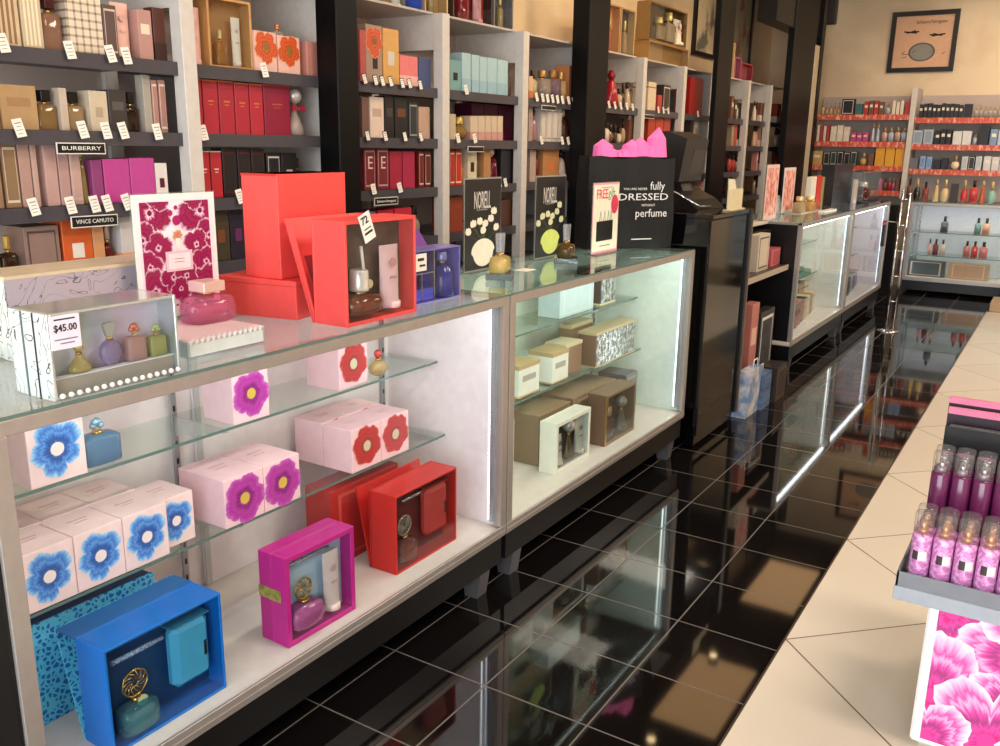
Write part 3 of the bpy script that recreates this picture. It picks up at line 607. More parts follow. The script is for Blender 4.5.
fill_bay(2, 2, [(376, 395, 138, 'c', (60, 34, 74), C_('tall dark violet box behind', back=.1)), (396, 416, 139, 'c', (54, 32, 70), C_('tall dark violet box behind again', back=.1))])
fill_bay(2, 3, [(364, 376, 212, 'c', (90, 120, 150), C_('low blue grey box')), (378, 394, 210, 'c', (190, 30, 60), C_('low crimson box')), (395, 412, 208, 'c', (206, 40, 60), C_('low red box')), (413, 424, 206, 'b', (210, 190, 170), C_('round pale bottle', shape='round'))])
# fourth bay
fill_bay(3, 0, [(450, 461, 60, 'c', (120, 170, 170), C_('teal carton with black band', style=7, acc=(20, 20, 24)))]+[(a, b_, t_, 'c', (170, 204, 214), C_('pale blue carton', style=6, acc=(150, 190, 206))) for a, b_, t_ in ((462, 471, 53), (472, 479.5, 55), (480, 487, 57), (487.5, 497, 58), (497.5, 508, 60))]+[(508.5, 514, 64, 'm', (120, 100, 84), C_('small brown bottle'))])
fill_bay(3, 1, [(450, 456, 114, 'c', (200, 180, 150), C_('cream flat carton')), (456, 470, 117, 'b', (200, 160, 80), C_('gold ornate bottle', cap=(210, 170, 80), shape='round'))]+[(a, b_, 116, 'c', (214, 190, 160), C_('cream carton with pink base', style=6, acc=(206, 150, 140))) for a, b_ in ((470.5, 478), (478.5, 485), (485.5, 491), (491.5, 497), (497.5, 503))])
fill_bay(3, 1, [(a, b_, 95, 'c', (84, 16, 50), C_('tall wine purple carton behind', back=.12)) for a, b_ in ((472, 484), (484.5, 498), (499, 513))])
fill_bay(3, 2, [(450, 455, 150, 'c', (190, 40, 24), C_('slim red orange carton', style=3)), (455.5, 462, 150, 'c', (200, 46, 24), C_('slim red orange carton', style=3)), (462.5, 467, 158, 'm', (200, 120, 60), C_('small amber bottle')), (468, 477, 144, 'c', (222, 204, 170), C_('cream carton with round dark seal', style=7, acc=(40, 36, 34))),
    (478, 483, 148, 'm', (90, 70, 50), C_('dark gold bottle', shape=2)), (484, 491, 143, 'c', (190, 130, 80), C_('copper carton')), (492, 500, 147, 'b', (150, 30, 60), C_('wine red bottle with silver cap', shape='tall', cap=(200, 180, 180))), (501, 513, 142, 'c', (30, 24, 32), C_('black carton'))])
fill_bay(3, 3, [(450, 463, 196, 'c', (150, 60, 36), C_('rust orange box')), (500, 513, 200, 'c', (90, 50, 36), C_('brown box'))])
# fifth bay
fill_bay(4, 0, [(529, 533, 76, 'c', (226, 180, 140), C_('orange and white small carton', style=6, acc=(220, 120, 60))), (534, 540, 70, 'm', (190, 170, 130), C_('greenish bottle')), (541, 551, 70, 'b', (200, 180, 170), C_('clear bottle with bronze cap', shape='cyl', cap=(180, 130, 70))), (552, 561, 70, 'b', (160, 130, 150), C_('violet bottle with bronze cap', shape='cyl', cap=(170, 120, 60))), (562, 568, 72, 'b', (230, 200, 150), C_('bright silver bottle', shape='cyl', cap=(200, 160, 90))), (569, 577, 66, 'c', (206, 130, 80), C_('copper carton'))])
fill_bay(4, 1, [(529, 533, 100, 'c', (176, 150, 140), C_('slim rosy carton')), (534, 540, 104, 'm', (170, 120, 130), C_('pink bottle', shape=2))]+[(a, b_, 105, 'c', (216, 206, 196), C_('pearly white carton', style=3, acc=(150, 140, 130))) for a, b_ in ((541, 546), (546.5, 552), (552.5, 558), (558.5, 562))]+[(563, 570, 106, 'b', (110, 60, 40), C_('brown bottle with pearl', shape='tall', cap=(210, 190, 170))), (571, 577, 104, 'c', (80, 44, 34), C_('dark brown carton'))])
fill_bay(4, 2, [(530, 536, 150, 'c', (190, 160, 150), C_('silver pink carton')), (537, 542, 148, 'm', (120, 40, 44), C_('red bottle')), (543, 559, 146, 'c', (190, 130, 76), C_('tan box with orange window', style=7, acc=(220, 120, 60))), (561, 568, 150, 'm', (190, 170, 160), C_('clear bottle', shape=2)), (569, 576, 152, 'c', (70, 50, 50), C_('dark carton'))])
# further bays: many small boxes and bottles
pals = {'w': ((224, 200, 168), (206, 170, 130), (190, 60, 50), (232, 214, 190), (120, 70, 50), (60, 46, 44), (210, 130, 120), (170, 140, 110))}
NAMES = {(224, 200, 168): 'cream', (206, 170, 130): 'tan', (190, 60, 50): 'red', (232, 214, 190): 'ivory', (120, 70, 50): 'brown', (60, 46, 44): 'black', (210, 130, 120): 'pink', (170, 140, 110): 'beige'}
def small_fill(bi, si, p0, p1, n, py, over=None):
    rnd = random.Random(bi*10+si); its = []; e = np.linspace(p0, p1, n+1)
    for j in range(n):
        c = rnd.choice(pals['w']); kd = 'c' if rnd.random() < .55 else 'm'
        its.append((e[j]+.2, e[j+1]-.2, py-rnd.uniform(16, 26), kd, c, C_('%s %s' % (NAMES[c], 'carton' if kd == 'c' else 'bottle'), shape=rnd.choice((0, 1, 2)), style=rnd.choice((0, 1, 6)), hmax=.19)))
    for o_ in (over or []): its = [q for q in its if not (q[0] < o_[1]-.5 and q[1] > o_[0]+.5)]+[o_]
    fill_bay(bi, si, its)
def zpy(si, px): 
    # image row of a shelf at a pixel column
    lo, hi = 0, 400
    for _ in range(30):
        m_ = (lo+hi)/2
        if onx(px, m_, XS)[2] > ZS[si]: lo = m_
        else: hi = m_
    return m_
for bi, p0, p1, n in ((5, 608, 633, 6), (6, 648, 671, 5), (7, 690, 703, 4), (8, 731, 740, 3), (9, 756, 762, 3), (10, 777, 783, 2)):
    for si in range(4):
        over = []
        if bi == 5 and si == 0: over = [(611, 619, 70, 'm', (176, 20, 40), C_('slender tall red bottle', shape=2, cap=(150, 20, 30)))]
        if bi == 6 and si == 0: over = [(648, 656, 82, 'c', (228, 204, 172), C_('white carton pair with plum top', style=2, acc=(80, 40, 70))), (663, 670, 85, 'c', (60, 46, 40), C_('dark framed box', style=3))]
        if bi == 6 and si == 1: over = [(648, 655, 116, 'c', (190, 60, 36), C_('red orange carton')), (655.5, 663, 118, 'c', (196, 66, 40), C_('red orange carton')), (663.5, 670, 118, 'c', (186, 60, 40), C_('red orange carton'))]
        if bi == 7 and si == 0: over = [(690, 703, 78, 'c', (180, 26, 22), C_('big bright red box'))]
        small_fill(bi, si, p0, p1, n, zpy(si, (p0+p1)/2), over)
# price tags clipped to the shelf edges
def tags(bi, si, spots, border=False, sc=1.0):
    for j, px in enumerate(spots):
        y = Y(px, -1.155, 100); price_tag((-1.158, y, ZS[si]+.028), '%s price tag, %s from left, on edge of %s, %s' % ('dark framed' if border else 'white', ORD[j], SH[si], BAY[bi]), 'price tags on the shelf edges', border=border, h=.052 if bi < 2 else .045)
tags(0, 0, (3, 69, 109, 125)); tags(0, 1, (9, 74, 98, 115, 150)); tags(0, 2, (15, 54, 79, 92, 112)); tags(1, 0, (262,)); tags(1, 1, (197,)); tags(1, 2, (230,))
tags(2, 0, (362, 373, 380, 388, 400, 407, 418), True); tags(2, 1, (364, 382, 402, 418), True); tags(2, 2, (369, 396)); tags(3, 0, (464,)); tags(3, 1, (456, 473)); tags(3, 2, (487, 499, 505))
tags(4, 0, (535, 541, 546, 551, 556, 561, 567, 572)); tags(4, 1, (541, 562, 568)); tags(5, 0, (608, 614, 620, 626, 632)); tags(6, 0, (658, 663, 668)); tags(7, 0, (698,))
def plaque(bi, si, p0, p1, s, label, off=.034, hh=.036):
    y0, y1 = Y(p0, -1.155, 135), Y(p1, -1.155, 135); t = thing('name_plaque', label, 'sign', (-1.157, y0, ZS[si]-off-hh))
    w = y1-y0
    MB().box(0, .003, 0, w, 0, hh, PAPER).box(.003, .0036, .003, w-.003, .003, hh-.003, BLACK).build('plate', t)
    if s: text('lettering', s, hh*.5, PAPER, t, (.0042, w/2, hh/2), w*.8)
plaque(0, 1, 55, 104, 'BURBERRY', 'black plaque with one word in capitals below second shelf, first wall bay', hh=.034)
plaque(0, 2, 62, 110, 'VINCE CAMUTO', 'black plaque with two capital words below third shelf, above orange carton', off=.03, hh=.036)
plaque(2, 2, 373, 397, 'Salvatore Ferragamo', 'small black plaque with slanted script below third shelf, beside red box', off=.03, hh=.034)
plaque(3, 1, 468, 484, '', 'tiny black plaque under second shelf beside cream cartons', off=.03, hh=.028)
plaque(4, 0, 541, 555, '', 'tiny black plaque under top shelf above pearly cartons', off=.03, hh=.026)
plaque(6, 0, 642, 653, '', 'tiny black plaque under top shelf above red orange cartons', off=.03, hh=.026)
for o in list(COL.objects):
    if 'pale letters' in o.get('label', ''):
        d_ = o.data; wv = max(v.co.y for v in d_.vertices); hv = max(v.co.z for v in d_.vertices)
        text('lettering', 'E', hv*.42, mat((226, 190, 190), .4), o, (.0012, wv/2, hv*.62))

# ------------------------------------------------------------------ gift sets
def gift_box(P, label, c, cin, d=None, wall=.012, group=None, contents=(), lidc=None, window=True, z=0, cat='gift set', rimc=None, m=None, min_=None, name='gift_set'):
    """open-front box with clear window; P from place()"""
    w, h = P['w'], P['h']; d = d or P['d']; m = m or mat(c, .35); mi = min_ or mat(cin, .5)
    t = thing(name, label, cat, P['loc'], P['rot'], group)
    b = MB(); b.box(-d, -d+.006, 0, w, 0, h, m, .001).box(-d+.006, 0, 0, wall, 0, h, m, .001).box(-d+.006, 0, w-wall, w, 0, h, m, .001).box(-d+.006, 0, wall, w-wall, 0, wall, m, .001).box(-d+.006, 0, wall, w-wall, h-wall, h, m, .001)
    b.build('box', t)
    MB().box(-d+.006, -min(.05, d*.72), wall, w-wall, wall, h-wall, mi).build('insert', t)
    for q in contents:
        kind, cy, z0, ww, hh = q[:5]; kw = q[5] if len(q) > 5 else {}
        xx = -min(.026, d*.34)
        if kind == 'bottle': bottle_parts(t, (xx, cy*w, z0*h), ww*w, hh*h, **kw)
        elif kind == 'tube': tube_parts(t, (xx, cy*w, z0*h), ww*w, hh*h, **kw)
        elif kind == 'purse':
            pm = mat(kw.get('c', (60, 160, 210)), .45); pb = MB().box(-.047, -.008, (cy-ww/2)*w, (cy+ww/2)*w, z0*h, (z0+hh)*h, pm, .014); pb.box(-.009, -.007, (cy+ww*.28)*w, (cy+ww*.36)*w, (z0+hh*.35)*h, (z0+hh*.6)*h, mat((60, 60, 66), .3, .6), .001)
            po = pb.build('purse', t); MB().box(-.048, -.012, (cy-ww/2)*w-.001, (cy+ww/2)*w+.001, (z0+hh)*h-.0005, (z0+hh)*h+.002, mat(tuple(int(v*.8) for v in kw.get('c', (60, 160, 210))), .4)).build('zip', po)
        elif kind == 'rod': MB().lathe([(hh*h, 0), (hh*h, ww*w*.8), (hh*h*.8, ww*w*.81), (hh*h*.8, ww*w)], kw.get('m', SILVER), (xx, (cy-ww/2)*w, z0*h), 12, axis='y').build('purse_spray', t)
        elif kind == 'slab': MB().box(-.03, -.012, (cy-ww/2)*w, (cy+ww/2)*w, z0*h, (z0+hh)*h, mat(kw['c'], .4), .002).build(kw.get('n', 'card'), t)
    if window: MB().box(-.003, -.0018, wall*.7, w-wall*.7, wall*.7, h-wall*.7, glass((244, 248, 250), 0, .02, 1.32)).build('window', t)
    return t

# ---- nearest case, bottom: blue set
ZF = .2085
blue_lace = voro_mat('blue_lace', (84, 200, 240), (16, 100, 190), 85, .16)
def PP(x, y, z, w, h, d, rot=0): return dict(loc=(x, y, z), rot=rot, w=w, h=h, d=d)
def lean_lid(t, P, c, gap=.06, m=None, th=.006, edge=None, hs=1.0, yo=0.0):
    w, h, d = P['w'], P['h']*hs, P['d']; m = m or mat(c, .4)
    b = MB().prism([(-d-.001, .0), (-d-.001-th, .0), (-d-gap-th, h*.985), (-d-gap, h*.985)], 'y', yo, w+yo, m)
    if edge:
        for y0_, y1_ in ((0, .004), (w-.004, w)): b.prism([(-d-.0005, .004), (-d-.0005, .03), (-d-gap+.018, h*.985), (-d-gap, h*.985)], 'y', y0_, y1_, m)
        b.prism([(-d+.0002, .03), (-d-.0004, .03), (-d-gap+.0006, h*.9), (-d-gap+.0012, h*.9)], 'y', w*.1, w*.6, mat(edge, .4))  # darker panel puts the shade of the lid's recess into colour
    return b.build('lid', t)
blue = (0, 112, 214); 
P = PP(-.004, -.872, ZF, .284, .234, .092)
t = gift_box(P, 'bright blue gift set with bottle and blue purse at bottom left of nearest case', blue, (14, 66, 124), wall=.006, contents=(
    ('bottle', .27, .06, .3, .62, dict(body=(120, 190, 205), cap=(206, 190, 120), shape='squat', capk='lace', bodyc=.25, capm=GOLD)),
    ('purse', .74, .22, .34, .62, dict(c=(70, 176, 226))), ('rod', .32, .78, .42, .022, dict(m=noise_mat('beaded_rod', (60, 90, 160), (200, 210, 230), 300, .3)))))
MB().cyl(.012, 0, .003, mat((232, 222, 170), .4), (0, 0, 0), 16).build('charm', t).matrix_local = Matrix.Translation((-.018, .085, .075))@Matrix.Rotation(PI/2, 4, 'Y')
lean_lid(t, P, blue, .065, m=blue_lace)
MB().prism([(-.092, P['h']-.004), (-.157, P['h']-.006), (-.157, P['h']-.002), (-.092, P['h'])], 'y', 0, .284, mat((30, 100, 170), .3)).build('ribbon_hinge', t)
b = MB().box(-.055, -.004, 0, .3, 0, .228, mat((24, 62, 130), .35), .002).box(-.004, 0, 0, .3, 0, .232, blue_lace)
tag(b.build('gift_set', None, (-.21, -.905, ZF)), 'second blue gift box with lace cut front, standing behind the blue purse set', 'gift set')
# ---- magenta set
mg = (206, 28, 140)
P = dict(loc=onz(289, 648.8, ZF), rot=math.radians(-1.5), w=.236, h=.236, d=.052)
t = gift_box(P, 'magenta gift set with pink bottle and tube on pale blue, bottom of nearest case', mg, (190, 210, 232), wall=.014, contents=(
    ('bottle', .3, .14, .42, .56, dict(body=(206, 100, 170), cap=(206, 150, 100), shape='squat', capk='lace', capm=GOLD, bodyc=.5)),
    ('tube', .7, .14, .24, .66, dict(c=(246, 212, 206))), ('rod', .38, .86, .6, .022, dict(m=noise_mat('beaded_rod', (70, 50, 70), (220, 200, 220), 300, .3)))))
MB().box(-.094, -.053, 0, .236, 0, .236, mat((200, 30, 136), .35), .0015).build('lid', t)
MB().box(-.095, -.02, -.0012, 0, .115, .145, noise_mat('gold_foil', (150, 140, 60), (196, 186, 90), 60, .35, .4)).build('ribbon', t)
# ---- red set
rd = (214, 34, 30)
P = dict(loc=onz(396.7, 575.7, ZF), rot=0, w=.294, h=.238, d=.092)
t = gift_box(P, 'red gift set with bottle and red purse at bottom of nearest case', rd, (120, 34, 38), wall=.006, contents=(
    ('bottle', .24, .08, .28, .62, dict(body=(190, 110, 100), cap=(180, 170, 150), shape='squat', capk='lace', bodyc=.3)),
    ('purse', .72, .22, .36, .64, dict(c=(222, 60, 54))), ('rod', .4, .84, .4, .02, dict())))
lean_lid(t, P, rd, .05)
MB().box(-.098, -.093, 0, .294, 0, .238, mat((196, 30, 28), .35)).build('back_panel', t)
tag(carton_mb(.3, .1, .235, (196, 40, 40), 3, (214, 80, 70)).build('gift_set', None, (-.2, -.03, ZF)), 'plain closed red box standing behind the red purse set', 'gift set')
# ---- flower cartons
fb = flower_mat((250, 236, 236), (52, 110, 206), (170, 214, 246), (96, 160, 232)); fp = flower_mat((214, 120, 200), (176, 40, 150), (206, 96, 190), (190, 60, 170)); fr_ = flower_mat((240, 130, 120), (206, 44, 46), (226, 90, 84), (180, 24, 30))
fpk = flower_mat((224, 110, 160), (170, 30, 100), (206, 80, 150), (130, 20, 80))
cb, cp, cr_ = mat((246, 226, 220), .4), mat((212, 178, 60), .4), mat((206, 196, 160), .4)
def flower_carton(loc, w, h, d, kind, label, rot=0, group='flower print cartons', mirror=False):
    o = carton_mb(w, d, h, (246, 200, 208) if kind != 'b' else (248, 212, 210), 0)
    a = (.0004, w*.5, h*.5, w*.5)
    if kind == 'b': o.flower(*a, fb, cb, 5, .12, .3, .98, seed=3, cfrac=.24, amp=[1.02, 1.06, .92, 1.0, .86])
    if kind == 'p': o.flower(*a, fp, cp, 5, .5, .22, 1.0, seed=5, cfrac=.24, irr=.07)
    if kind == 'r': o.flower(a[0], a[1], h*.53, a[3]*.95, fr_, cr_, 6, .3, .2, 1.0, seed=6, cfrac=.26, irr=.06)
    if kind == 'k': o.flower(*a, fpk, cp, 5, .5, .26, 1.12, seed=8, cfrac=.26)
    tk = mat((214, 170, 170), .4)
    o.box(-d*.62, -d*.58, w*.3, w*.7, h, h+.0005, tk).box(-d*.5, -d*.47, w*.36, w*.64, h, h+.0005, tk)
    return tag(o.build('perfume_carton', None, loc, rot), label, 'carton', group)
zu, zl = .7255, .4855
flower_carton((-.203, -.862, zu), .121, .14, .12, 'b', 'pink carton with blue flower at left end of upper glass shelf')
flower_carton((-.203, -.352, zu), .112, .14, .115, 'p', 'pink carton with purple flower alone in middle of upper glass shelf', math.radians(-2))
flower_carton((-.21, .03, zu), .125, .125, .12, 'r', 'pink carton with red flower near right end of upper glass shelf', math.radians(2))
for j in range(3):
    for r in range(2):
        flower_carton((-.176-.125*r, -.918+j*.113+.012*r, zl), .111, .126, .122, 'b', 'pink carton with blue flower, %s from left in %s row on lower glass shelf' % (ORD[j], ('front', 'back')[r]))
for j in range(2): flower_carton((-.172, -.422+j*.126, zl), .124, .124, .165, 'p' if j else 'p', 'pink carton with purple flower on lower glass shelf, %s of the pair' % ('left', 'right')[j])
for j in range(2):
    for r in range(2): flower_carton((-.174-.112*r, .034+j*.13, zl), .128, .128 if r == 0 else .13, .11, 'r', 'pink carton with red flower on lower glass shelf, %s one of %s row' % (('left', 'right')[j], ('front', 'back')[r]))
flower_carton((-.2, -.59, zl), .1, .12, .12, 'b', 'pink carton with blue flower set back at right of the blue flower row')
bp_ = onz(106, 463, zu)
perfume((bp_[0]-.02, bp_[1], zu), .085, .098, 'blue tinted bottle with bow on upper glass shelf beside blue flower carton', body=(130, 176, 214), cap=(150, 190, 216), shape='square', capk='rose', bodyc=.35)
bp_ = onz(381, 376, zu)
perfume((bp_[0]-.01, bp_[1], zu), .075, .08, 'small round gold bottle on upper glass shelf beside red flower carton', body=(236, 214, 160), cap=(214, 80, 80), shape='round', capk='ball', bodyc=.3)

# ---- second case
def box_from(z, bl, br, h, d, rot=0): a = onz(*bl, z); b = onz(*br, z); return a, float(math.hypot(b[0]-a[0], b[1]-a[1]))
P = dict(loc=onz(555.4, 475.7, ZF), rot=0, w=.277, h=.2, d=.072)
gift_box(P, 'cream white open gift set with three gold trimmed bottles, bottom of second case', (238, 236, 222), (50, 40, 36), wall=.016, contents=(
    ('slab', .5, .02, .9, .12, dict(c=(110, 98, 90), n='base_card')), ('tube', .2, .14, .2, .56, dict(c=(222, 206, 190), emblem=(120, 110, 100))), ('bottle', .5, .14, .22, .78, dict(body=(150, 120, 60), cap=(200, 190, 180), shape='bell', capk='ball', bodyc=.3)), ('tube', .8, .14, .22, .7, dict(c=(206, 200, 186), emblem=(130, 124, 110)))))
P = dict(loc=onz(605, 447, ZF), rot=0, w=.285, h=.215, d=.085)
t = gift_box(P, 'tan gift set with dark window and gold edge, bottom of second case', (140, 112, 84), (96, 76, 62), wall=.012, contents=(
    ('bottle', .25, .1, .24, .6, dict(body=(180, 140, 120), cap=(200, 160, 120), shape='square')), ('bottle', .68, .1, .28, .7, dict(body=(190, 180, 170), cap=(180, 170, 160), shape='bell', capk='ball'))))
MB().box(-.085, .001, -.0015, 0, 0, .215, mat((116, 88, 70), .35)).box(-.002, .0015, -.002, .006, 0, .216, GOLD).build('gold_edge', t)
carton((-.15, 1.33, ZF), .4, .15, .2, (150, 124, 98), 'wide taupe box lying behind the tan window set, bottom of second case', 3, (176, 150, 120), name='gift_box', cat='gift box')
carton((-.13, 1.8, ZF), .12, .14, .2, (120, 118, 120), 'dark grey glossy box at right end of bottom of second case', 3, (160, 156, 156), name='gift_box', cat='gift box')
carton((-.14, .62, ZF), .24, .1, .235, (220, 222, 214), 'tall pale box with grey label behind the cream gift set', 7, (160, 158, 150), name='gift_box', cat='gift box')
carton((-.14, 1.04, ZF), .25, .13, .2, (150, 122, 96), 'plain brown box behind the cream gift set, bottom of second case', 0, name='gift_box', cat='gift box')
for j, (y, w, d) in enumerate(((.968, .152, .11), (1.222, .132, .11))):
    a = carton_mb(w, d, .112, (232, 234, 226), 1, (170, 168, 160)).box(-d-.001, .001, -.001, w+.001, .108, .124, mat((188, 160, 112), .4)).box(-d-.001, .001, -.001, w+.001, 0, .006, mat((196, 166, 116), .4))
    tag(a.build('perfume_carton', None, (-.19, y, zl)), 'cream carton with gold lid on lower glass shelf of second case, %s one' % ('left', 'right')[j], 'carton', 'cream cartons with gold lids')
a = carton_mb(.14, .1, .125, (142, 110, 82), 0).box(-.101, .001, -.001, .141, .116, .13, mat((210, 196, 160), .4))
tag(a.build('perfume_carton', None, (-.21, 1.37, zl)), 'brown carton with pale lid between cream carton and silver foil set', 'carton')
foil = noise_mat('crumpled_foil', (120, 118, 118), (236, 236, 238), 46, .18, .85, .4, .62, bump=.8)
a = MB().box(-.085, -.002, 0, .4, 0, .15, mat((120, 92, 70), .35), .001).box(-.002, .001, .004, .396, .008, .138, foil).box(-.086, .0012, -.001, .401, .14, .152, mat((206, 184, 140), .3, .3)).box(-.086, .0012, -.001, .401, 0, .006, mat((206, 184, 140), .3, .3))
tag(a.build('gift_set', None, (-.17, 1.56, zl)), 'wide silver foil front gift set with gold rims on lower glass shelf', 'gift set')
a = MB().box(-.06, 0, 0, .2, 0, .17, mat((150, 122, 92), .35), .001).box(-.061, .001, -.001, .201, .155, .171, mat((206, 190, 150), .35))
tag(a.build('gift_box', None, (-.29, 1.56, zl)), 'tan box with pale lid standing behind the silver foil set', 'gift box')
a = MB().box(-.12, -.002, 0, .152, 0, .16, mat((78, 62, 54), .3), .001).box(-.002, .001, .006, .146, .01, .155, foil).box(-.121, .0015, -.001, .153, 0, .008, mat((220, 206, 170), .3))
tag(a.build('gift_box', None, (-.235, 1.716, zu)), 'dark box with silver foil front alone on upper glass shelf of second case', 'gift box')
a = carton_mb(.3, .1, .14, (190, 212, 218), 3, (206, 224, 228)); tag(a.build('gift_box', None, (-.23, 1.34, zu)), 'pale icy blue box on upper glass shelf beside the silver foil box', 'gift box')

# ---- third and fourth case
grn = (40, 110, 80)
for j in range(7): carton((-.05-.012*j, 4.32+j*.13, ZF), .12, .1, .17-.004*j, ((120, 110, 104), (190, 70, 60), (130, 120, 110), (196, 166, 130), (214, 190, 150), (150, 120, 84), (206, 186, 150))[j], '%s carton from left on floor of third case' % ORD[j], (1, 1, 3, 5, 2, 0, 2)[j], (90, 60, 50), group='cartons on floor of third case')
for j in range(5): carton((-.19, 4.5+j*.16, ZF), .13, .1, .22, ((206, 186, 156), (176, 150, 116), (214, 196, 166), (150, 126, 96), (200, 180, 150))[j], '%s taller carton in back row on floor of third case' % ORD[j], 2, (90, 70, 50), group='back row cartons on floor of third case')
carton((-.175, 4.6, zl), .62, .2, .04, (36, 110, 76), 'flat green box on lower glass shelf of third case', 0, name='gift_box', cat='gift box')
carton((-.2, 4.7, zl+.0405), .4, .14, .025, (56, 84, 76), 'thin dark green box lying on the flat green box', 0, name='gift_box', cat='gift box')
for j in range(2): carton((-.18, 4.3+j*.12, zl), .08, .07, .17, ((190, 206, 220), (150, 170, 200))[j], '%s pale blue carton beside the flat green box, third case' % ('left', 'right')[j], 1, group='pale blue cartons in third case')
for j in range(4): carton((-.06-.02*j, 6.0+j*.2, ZF), .17, .1, .15, ((36, 44, 54), (150, 160, 170), (30, 36, 44), (120, 110, 130))[j], '%s box from left on floor of fourth case' % ORD[j], 3, (190, 200, 210), group='boxes on floor of fourth case')
for j in range(3): carton((-.22, 6.0+j*.3, zl), .2, .1, .12, ((206, 190, 200), (214, 206, 206), (190, 176, 190))[j], '%s pastel carton from left on lower shelf of fourth case' % ORD[j], 1, group='pastel cartons in fourth case')

# ------------------------------------------------------------------ on the counter: first case
ZT = .9636
mir = mat((205, 205, 208), .12, .8, name='mirror_foil'); fil = line_mat('filigree', (186, 172, 186), (112, 104, 124), 11, .018, .3, .2)
filg = line_mat('filigree_silver', (226, 236, 236), (90, 100, 100), 8, .016, .12, .35)
P = dict(loc=(.034, -.932, ZT), rot=0, w=.258, h=.151, d=.112)
t = gift_box(P, 'silver framed set of four tiny bottles with white price label, front left of counter', (216, 222, 222), (206, 196, 216), wall=.006, m=mat((206, 214, 214), .14, .6), min_=noise_mat('iridescent', (214, 222, 226), (232, 210, 230), 9, .25),
    contents=(('slab', .5, .02, .96, .2, dict(c=(170, 156, 140), n='step')), ('slab', .5, .22, .96, .012, dict(c=(250, 250, 250), n='step_edge')),
    ('bottle', .26, .24, .17, .36, dict(body=(240, 222, 150), cap=(230, 200, 120), shape='bell', capk='ball', bodyc=.3)), ('bottle', .5, .24, .17, .52, dict(body=(214, 190, 226), cap=(190, 190, 180), shape='round', capk='fan', bodyc=.3)),
    ('bottle', .7, .24, .15, .46, dict(body=(244, 206, 196), cap=(230, 130, 100), shape='square', capk='rose', bodyc=.3)), ('bottle', .88, .24, .14, .4, dict(body=(226, 226, 150), cap=(190, 200, 120), shape='square', capk='rose', bodyc=.3))))
bd = MB()  # bright points of light in a row, shaped as small white balls
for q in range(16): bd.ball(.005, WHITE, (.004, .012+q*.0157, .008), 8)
bd.build('light_dots', t)
sd = MB().box(-.112, -.001, -.0012, 0, .001, .15, filg).box(-.04, -.037, -.0025, -.0012, 0, .15, BLACK).box(-.075, -.071, -.0025, -.0012, 0, .15, mat((90, 100, 100), .2)); sd.build('side_foil', t)
lb = MB().box(0, .0012, .004, .058, .088, .146, mat((232, 224, 244), .4)); lbo = lb.build('price_label', t)
text('lettering', '$45.00', .017, INK, lbo, (.0016, .031, .124), .042, bold=.0003); MB().box(.0012, .0016, .012, .05, .138, .1405, INK).box(.0012, .0016, .01, .052, .104, .106, mat((120, 116, 130), .5)).box(.0012, .0016, .02, .046, .097, .099, mat((120, 116, 130), .5)).build('text_lines', lbo)
zt2 = float(onx(135, 262, -.3)[2])-ZT; yl = float(onx(3, 285, -.3)[1])
for j in range(4):
    b = MB().box(-.03, -.002, 0, .5, 0, zt2, mat((206, 186, 156), .35), .002).box(-.002, 0, .001, .499, .001, zt2-.003, fil).box(-.031, .0005, -.0006, .5006, zt2-.006, zt2+.0005, mat((224, 204, 170), .3, .2)).box(-.03, -.001, -.0014, 0, .002, zt2-.008, filg)
    tag(b.build('gift_set', None, (-.294-j*.034, yl+.004*j, ZT)), 'upright box with curling filigree front behind silver bottle set, %s from the front' % ORD[j], 'gift set', 'filigree boxes standing in a row')
# riser, pink bottle, flower poster
t = thing('display_riser', 'low clear acrylic riser with row of light dots under pink bottle and flower poster', 'display riser', (-.27, -.6, ZT))
MB().box(0, .235, 0, .205, 0, .004, ACRYL).box(0, .235, 0, .205, .034, .038, mat((240, 220, 222), .15)).box(.231, .235, 0, .205, .004, .034, mat((226, 234, 232), .1)).box(0, .235, 0, .004, .004, .034, ACRYL).box(0, .235, .201, .205, .004, .034, ACRYL).build('block', t)
bd = MB()  # the riser's row of bright light points, shaped as small pale teeth
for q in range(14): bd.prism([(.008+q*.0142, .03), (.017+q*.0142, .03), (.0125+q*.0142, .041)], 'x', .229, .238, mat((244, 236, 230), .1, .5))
bd.build('light_dots', t)
bx = onz(212, 321, ZT+.0385)
perfume((bx[0]-.01, bx[1], ZT+.0385), .12, .092, 'pink glass bottle with ribbon on riser beside large magenta flower poster', body=(250, 160, 200), cap=(240, 200, 190), shape='low', capk='sq', bodyc=.2)
def poster(px0, px1, ytop, x, z, label, bg, cat='poster', rot=0, frame=WHITE, fw=.008, th=.004, name='acrylic_sign'):
    y0, y1 = float(onx(px0, (ytop+260)/2, x)[1]), float(onx(px1, (ytop+260)/2, x)[1]); w = y1-y0; h = float(onx((px0+px1)/2, ytop, x)[2])-z
    t = thing(name, label, cat, (x, y0, z), rot)
    MB().box(-.03, .03, 0, w, 0, .004, ACRYL).box(-th, -.0005, 0, w, .004, h, ACRYL).build('holder', t)
    MB().box(-.0005, .0005, .002, w-.002, .004, h-.003, frame).box(.0005, .001, fw, w-fw, .004+fw, h-fw-.003, mat(bg, .35)).build('print', t)
    return t, w, h
t, w, h = poster(132, 216, 192, -.257, ZT+.0385, 'large poster of magenta flowers around a square bottle, standing on the counter', (250, 226, 236), fw=.012)
orch = flower_mat((250, 200, 225), (176, 10, 90), (240, 190, 215), (130, 0, 60))
b = MB(); k = 0
